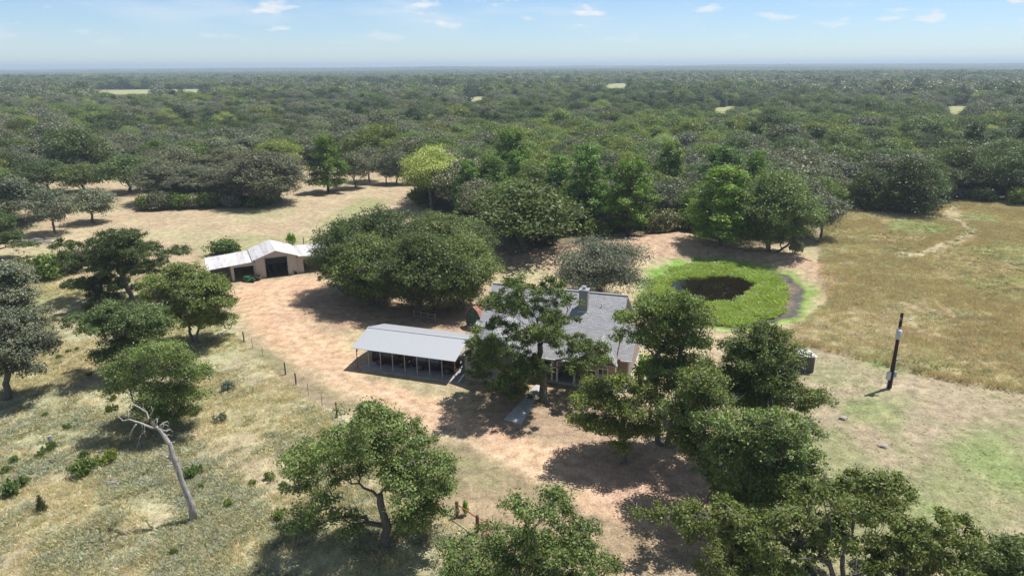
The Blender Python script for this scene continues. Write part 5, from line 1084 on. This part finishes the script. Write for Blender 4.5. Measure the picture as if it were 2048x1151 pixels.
def tin_shed():
    e = empty('small_tin_shed', (29.05, 63.85, 0), -.08, 'small dark board shed with white tin roof behind the right oaks', 'shed')
    wd = plain('grey_boards', (.12, .105, .095), .9, noise=.3, scale=3, stretch=(6, 6, .6)); w, D = 1.75, 2.3
    MB().prism([(0, 0), (D, 0), (D, 1.55), (0, 1.75)], 'x', .05, w-.05).build('frame', M['dark'], e)
    for i in range(9): MB().box(i*w/9+.01, (i+1)*w/9-.01, -.03, -.002, .02, 1.72).build('board', wd, e)
    for i in range(11): MB().box(w-.048, w-.02, i*D/11+.01, (i+1)*D/11-.01, .02, 1.72-.2*i/11).build('board', wd, e)
    for i in range(3): MB().slab([(-.15+i*(w+.3)/3, -.25, 1.84+.006*(i % 2)), (-.13+(i+1)*(w+.3)/3, -.25, 1.84+.006*(i % 2)), (-.13+(i+1)*(w+.3)/3, D+.2, 1.6+.006*(i % 2)), (-.15+i*(w+.3)/3, D+.2, 1.6+.006*(i % 2))], .025).build('roof_sheet', M['tin'], e)
tin_shed()

# ------------------------------------------------------------------ utility pole
def pole():
    g = G(1778, 775); e = empty('utility_pole', (g[0], g[1], 0), 0, 'dark utility pole with grey transformer and meter boxes right of the house', 'utility pole')
    dk = plain('creosote_wood', (.045, .026, .018), .85, noise=.3, scale=5); gr = plain('transformer_grey', (.50, .53, .56), .45); lx = -.13
    MB().tube([(0, 0, -.2), (0, 0, 4), (-.04, 0, 7.75)], [.19, .165, .125], 14).build('pole', dk, e)
    t = MB().tube([(-.18, -.28, 5.25), (-.18, -.28, 5.3), (-.18, -.28, 6.1), (-.18, -.28, 6.18)], [.2, .25, .25, .18], 14).build('transformer', gr, e, smoothf=True)
    for dx in (-.1, .1): MB().tube([(-.18+dx, -.28, 6.18), (-.18+dx, -.28, 6.4)], .035, 6).build('bushing', M['trim'], t)
    MB().box(-.1, .02, -.14, -.02, 5.4, 5.5).box(-.1, .02, -.14, -.02, 5.9, 6.0).build('bracket', M['galv'], e)
    MB().tube([(-.04, 0, 7.35), (.75, -.1, 7.15)], .03, 6).box(.7, .95, -.18, -.02, 7.08, 7.18).build('lamp_arm', M['trim'], e)
    MB().tube([(-.2, -.05, 7.0), (-.04, -.1, 7.15), (-.2, -.1, 7.3)], .05, 6).build('insulator', M['trim'], e)
    MB().box(.14, .36, -.12, .0, 2.85, 3.1).tube([(.14, -.05, 2.95), (.5, -.2, 3.0)], .02, 5).build('service_bracket', M['galv'], e)
    MB().box(-.48, -.16, -.22, .02, .95, 1.75).build('meter_box', gr, e); MB().box(.16, .42, -.14, .05, 1.2, 1.75).build('breaker_box', plain('box_blue', (.32, .40, .48), .5), e)
    MB().tube([(.2, -.08, 0), (.2, -.08, 1.2)], .03, 6).tube([(.2, -.08, 1.75), (.17, -.08, 2.85)], .03, 6).tube([(-.3, -.1, 0), (-.3, -.1, .95)], .035, 6).build('conduit', M['galv'], e)
    MB().tube([(-.2, -.3, 6.35), (-.35, -.3, 6.8), (-.15, -.05, 7.2)], .012, 4).build('wire', black, e)
pole()

# ------------------------------------------------------------------ fences
def fence():
    wood = plain('weathered_post', (.14, .105, .08), .9, noise=.3, scale=5); stl = plain('t_post_steel', (.13, .13, .11), .7); wire = M['galv']
    px = [(488, 683, 1.25, 1), (505.5, 697, 1.1, 0), (526, 712, 1.15, 0), (571, 748, 1.35, 1), (592, 768, 1.25, 1), (617, 790, 1.25, 0), (644.5, 811, 1.2, 0), (674, 834, 1.5, 1), (706, 859, 1.2, 0), (738, 885, 1.2, 0), (772, 914, 1.2, 0), (806, 942, 1.2, 0), (840, 972, 1.2, 0), (876, 1002, 1.2, 0)]
    P = [G(a, b) for a, b, _, _ in px]; F_ = empty('wire_fence', (P[0][0], P[0][1], 0), 0, 'wire field fence with thin steel and wooden posts along the dirt drive', 'fence'); o = np.array([P[0][0], P[0][1], 0])
    for p, (_, _, h, w) in zip(P, px):
        x, y, _z = p-o
        if w: MB().tube([(x, y, -.1), (x+.02, y, h*.5), (x, y, h)], [.085, .08, .075], 8).build('wooden_post', wood, F_)
        else: MB().box(x-.02, x+.02, y-.02, y+.02, -.1, h).build('steel_post', stl, F_)
    for z in (.25, .5, .75, 1.0): MB().tube([(p[0]-o[0], p[1]-o[1], z) for p in P]+[tuple(G(914, 1033)-o+np.array([0, 0, z]))], .006, 3).build('wire', wire, F_)
    g1, g2 = G(914.5, 1034), G(955, 1062)
    e = empty('brace_panel', (g1[0], g1[1], 0), 0, 'two thick brown posts joined by a rusty red top pipe at the fence end', 'fence'); d = g2-g1
    for q in (np.zeros(3), d): MB().tube([(q[0], q[1], -.1), (q[0], q[1], 1.28), (q[0], q[1], 1.34)], [.125, .115, .07], 10).build('post', wood, e)
    red = plain('red_pipe', (.32, .09, .05), .6, noise=.25); MB().tube([(0, 0, 1.1), (d[0], d[1], 1.1)], .045, 8).build('rail', red, e)
    g3 = g2+(d/np.linalg.norm(d))*4.0; v = g3-g2; G_ = empty('pipe_gate', (g2[0], g2[1], 0), 0, 'red brown pipe gate hanging from the second thick post, partly under the bottom oak', 'gate')
    for z in (.25, .48, .71, .94, 1.17): MB().tube([tuple(v*.04+[0, 0, z]), tuple(v*.97+[0, 0, z])], .022, 6).build('rail', red, G_)
    for k in (.04, .5, .97): MB().tube([tuple(v*k+[0, 0, .22]), tuple(v*k+[0, 0, 1.2])], .026, 6).build('upright', red, G_)
    # old post in the left pasture
    g = G(104, 893); tag(MB().tube([(0, 0, -.1), (.03, 0, .6), (0, 0, 1.05)], [.19, .17, .165], 9).build('old_post', M['deadwood'], None, loc=(g[0], g[1], 0)), 'short thick grey post among bushes in the left pasture', 'post')
    g = G(608, 492); tag(MB().tube([(0, 0, -.1), (0, 0, 1.6)], [.08, .07], 7).build('thin_post', wood, None, loc=(g[0], g[1], 0)), 'thin dark post behind the right roof of the barn', 'post')
    # board pen under the grove
    a, b, c = G(828, 640), G(857, 645), G(871, 647); e = empty('wooden_pen', (a[0], a[1], 0), 0, 'weathered board pen in deep shade between grove and carport', 'pen'); gw = plain('pen_boards', (.19, .165, .145), .9)
    pts = [a, (a+b)/2, b, c]; 
    for p in pts: q = p-a; MB().box(q[0]-.06, q[0]+.06, q[1]-.06, q[1]+.06, 0, 1.35).build('post', gw, e)
    for p, q in ((a, b), (b, c)):
        for z in (1.2, .7): u, w_ = p-a, q-a; MB().tube([(u[0], u[1]-.08, z), (w_[0], w_[1]-.08, z)], .05, 4).build('rail', gw, e)
fence()

# ------------------------------------------------------------------ dead tree, logs, brush pile
def dead():
    rs = np.random.RandomState(8); b = G(385, 1040); by = b[1]
    def at(px, py, dy=0.): d = ray(px, py); t = (by+dy)/d[1]; return np.array([d[0]*t, by+dy, CAM_H+d[2]*t])-np.array([b[0], by, 0])
    e = empty('dead_tree', (b[0], b[1], 0), 0, 'bare silver grey dead tree leaning left with broken twisted limbs', 'tree')
    T = MB(); tr = [at(387, 1042), at(383, 1009), at(371, 980), at(361, 955), at(354, 931), at(345, 911), at(340, 889), at(329, 872), at(319, 858), at(309, 850)]; tr[0][2] = -.2
    T.tube(tr, [.29, .22, .19, .17, .19, .19, .15, .14, .12, .09], 12); T.build('trunk', M['deadwood'], e, smoothf=True)
    limbs = [([(311, 852), (303, 843), (297, 836), (293, 824), (278, 814), (263, 806), (250, 804)], .10, .025, -.6), ([(312, 854), (304, 855), (283, 846), (258, 838), (246, 841), (236, 832)], .09, .025, .5), ([(292, 824), (289, 817), (285, 813)], .04, .012, -.5), ([(306, 846), (311, 838), (318, 835)], .04, .012, .2), ([(330, 872), (338, 868), (343, 872), (346, 868)], .03, .01, .4), ([(283, 846), (285, 856), (282, 862)], .03, .01, .6), ([(322, 860), (328, 850), (324, 843)], .03, .01, .2), ([(326, 862), (338, 858), (346, 862), (344, 868)], .035, .01, .6), ([(272, 848), (263, 862), (259, 872), (260, 881)], .05, .02, .6),
             ([(290, 850), (288, 862), (292, 874)], .04, .015, .9), ([(290, 862), (281, 870), (274, 878)], .03, .012, .9), ([(300, 830), (306, 820), (302, 812)], .05, .02, -.8), ([(256, 838), (258, 826), (262, 824)], .04, .015, .5),
             ([(318, 853), (326, 846), (334, 842), (338, 846)], .06, .02, .4), ([(320, 856), (330, 848), (337, 852), (334, 858)], .05, .02, .7), ([(322, 858), (334, 862), (341, 856)], .045, .015, .3), ([(313, 850), (315, 838), (312, 836)], .05, .02, .2),
             ([(349, 921), (337, 915), (328, 910), (318, 907)], .10, .05, .1), ([(353, 928), (340, 926), (330, 929), (325, 938), (312, 941)], .07, .02, .8), ([(353, 922), (362, 918), (372, 918)], .035, .012, .3), ([(360, 938), (368, 933), (380, 930)], .04, .015, .5), ([(361, 958), (351, 958)], .05, .03, .6), ([(338, 885), (346, 884), (350, 882)], .04, .02, .4),
             ([(281, 872), (276, 888), (272, 898)], .02, .01, 1.0), ([(286, 816), (287, 810), (284, 806)], .03, .012, -.6)]
    for pts, r0, r1, dy in limbs:
        n = len(pts); q = [at(p[0], p[1], dy*min(1, i/2)) for i, p in enumerate(pts)]; MB().tube(q, list(np.linspace(r0, r1, n)), 6).build('limb', M['deadwood'], e, smoothf=True)
    g = G(222, 968); L = MB(); L.tube([(-.9, .2, .1), (-.2, .05, .16), (.5, 0, .12), (.75, -.25, .06)], [.03, .06, .09, .05], 6).tube([(.3, 0, .14), (.1, .3, .3)], .03, 5)
    tag(L.build('fallen_branch', M['deadwood'], None, loc=(g[0], g[1], .02)), 'small fallen branch lying in the dry grass left of the dead tree', 'branch')
    g = G(75, 487)
    for i in range(12):
        l = rs.uniform(1.5, 3.4); a = rs.uniform(-.5, .7); x = g[0]+rs.uniform(-3.2, 3.6); y = g[1]+rs.uniform(-1.2, 1.2); z = .15+rs.rand()*.5
        o = MB().tube([(-l/2*math.cos(a), -l/2*math.sin(a), 0), (0, 0, .08), (l/2*math.cos(a), l/2*math.sin(a), rs.uniform(-.1, .25))], [.1, .13, .08], 6).build('log', M['deadwood'], None, loc=(x, y, z))
        tag(o, 'grey dead log in the brush heap at the left edge of the tan pasture', 'log', 'logs of the brush heap')
dead()
def oddments():
    # green metal table in the clearing
    g = G(735, 368); e = empty('picnic_table', (g[0], g[1], 0), .1, 'pale green metal table standing in the clearing between pine and oaks', 'table'); gm = plain('pale_green_metal', (.30, .42, .36), .6)
    MB().box(-1.1, 1.1, -.5, .5, 1.15, 1.22).build('tabletop', gm, e)
    for x in (-.95, .95):
        for y in (-.4, .4): MB().tube([(x, y, 0), (x*.85, y*.8, 1.15)], .035, 5).build('leg', gm, e)
    MB().tube([(-.9, -.4, .45), (.9, -.4, .45)], .03, 4).build('stretcher', gm, e)
    g = G(795, 366); e = empty('yard_lamp', (g[0]-.6, g[1]+1.5, 0), 0, 'white yard lamp on a pole by the straight trunked oak in the clearing', 'lamp'); MB().tube([(0, 0, 0), (0, 0, 4.6)], .06, 6).build('pole', M['trim'], e); MB().tube([(0, 0, 4.6), (0, -.2, 4.8), (0, -.6, 4.8)], .16, 8).build('lamp_head', M['trim'], e)
    g = G(370, 352); e = empty('feed_silo', (g[0], g[1], 0), 0, 'small round silver tank with cone top among the trees at upper left', 'tank'); MB().tube([(0, 0, 0), (0, 0, 2.0), (0, 0, 2.05), (0, 0, 2.8)], [.95, .95, 1.0, .2], 16).build('tank', M['galv'], e, smoothf=False)
    g = G(310, 380); e = empty('flatbed_trailer', (g[0], g[1], 0), .15, 'white sheeted trailer hidden among the grey trees at the left', 'trailer'); MB().prism([(-1, .5), (1, .5), (1, 1.5), (.6, 1.9), (-.6, 1.9), (-1, 1.5)], 'x', -2.6, 2.6).build('cover', M['trim'], e)
    for y in (-1., 1.): 
        for x in (-.5, .5): MB().tube([(x, y-.1, .35), (x, y+.1, .35)], .35, 12).build('wheel', black, e)
    g = G(905, 280); 
    # far masts, water tower and roofs
    def far(px, dist, cb):
        d = ray(px, 140); x = d[0]/d[1]*dist; return cb(x, dist, float(relief(np.array([x]), np.array([dist]))[0]))
    def mast(x, y, z, h=62., lab=''):
        e = empty('radio_mast', (x, y, z), 0, lab, 'mast'); m = MB(); w = 1.6
        for i in range(3): a = i*2.09; m.tube([(math.cos(a)*w, math.sin(a)*w, 0), (math.cos(a)*w*.4, math.sin(a)*w*.4, h)], .35, 3)
        m.build('mast', M['galv'], e); r = MB()
        for k in range(14): z0 = h*k/14; s = w*(1-.6*k/14); r.tube([(s, 0, z0), (-s*.5, s*.86, z0+h/14)], .16, 3)
        r.build('lattice', M['galv'], e)
    far(328, 5200, lambda x, y, z: mast(x, y, z, 60., 'thin radio mast rising above the horizon at upper left')); far(743, 5600, lambda x, y, z: mast(x, y, z, 62., 'thin radio mast rising above the horizon left of centre'))
    def tower(x, y, z):
        e = empty('water_tower', (x, y, z), 0, 'white water tower bulb on the horizon at the right', 'water tower'); MB().tube([(0, 0, 0), (0, 0, 22), (0, 0, 24), (0, 0, 28), (0, 0, 31), (0, 0, 33)], [2, 2, 5, 9, 7.5, 2], 16).build('tank', plain('tower_white', (.8, .8, .8), .5), e, smoothf=True)
    far(1577, 4300, tower)
    for px, py, w, dep, h, lab, c in [(1342, 206, 10, 6, 4.5, 'orange walled house peeping out of the far trees', (.5, .22, .08)), (1925, 163, 26, 9, 5, 'long pale roof far off near the right edge', (.6, .6, .6)), (1880, 160, 20, 9, 5, 'left one of two pale far roofs near the right edge', (.6, .6, .6)), (1545, 142, 30, 12, 8, 'pale far building below the water tower', (.5, .4, .36)), (1125, 156, 16, 8, 6, 'grey far building among the centre trees', (.45, .45, .45))]:
        g = G(px, py, 6.); z = float(relief(g[:1], g[1:2])[0]); e = empty('far_building', (g[0], g[1], z), .1, lab, 'building')
        MB().box(-w/2, w/2, -dep/2, dep/2, 0, h).build('wall', plain('far_wall%d' % px, c, .8), e); MB().prism([(-dep/2-.5, h), (dep/2+.5, h), (0, h+dep*.3)], 'x', -w/2-.5, w/2+.5).build('roof', plain('far_roof%d' % px, (.45, .43, .42), .7), e)
        for k in (-.25, .25): MB().box(w*k-.8, w*k+.8, -dep/2-.06, -dep/2-.01, 1.2, 2.6).build('window', M['glass'], e)
    # boards leaning by the carport's house end
    p = hp(-.35, .1, .1); o = MB().tube([(0, 0, 0), (.75, .35, .9)], .07, 4).build('plank', M['trim'], None, loc=(p[0]-.35, p[1]-1.0, .1)); tag(o, 'white board leaning in the gap, lower one by the carport leg', 'board')
    p = hp(-.25, .5, .1); o = MB().tube([(0, 0, 0), (.55, .3, .35)], .09, 4).build('plank', M['trim'], None, loc=(p[0], p[1], 1.35)); tag(o, 'white board propped against the left wall of the house above the other', 'board')
oddments()

# ------------------------------------------------------------------ air
def haze():
    m = bpy.data.materials.new('air'); m.use_nodes = True; N = m.node_tree.nodes; L = m.node_tree.links; N.clear(); o = N.new('ShaderNodeOutputMaterial'); v = N.new('ShaderNodeVolumePrincipled')
    v.inputs['Color'].default_value = (.72, .87, 1.0, 1); v.inputs['Density'].default_value = HAZE; v.inputs['Anisotropy'].default_value = .1; L.new(v.outputs[0], o.inputs['Volume'])
    MB().box(-16500, 16500, -1200, 21500, -30, 72).build('haze', m)
    tag(bpy.data.objects['haze'], kind='stuff')
HAZE = 2.3e-4
haze()
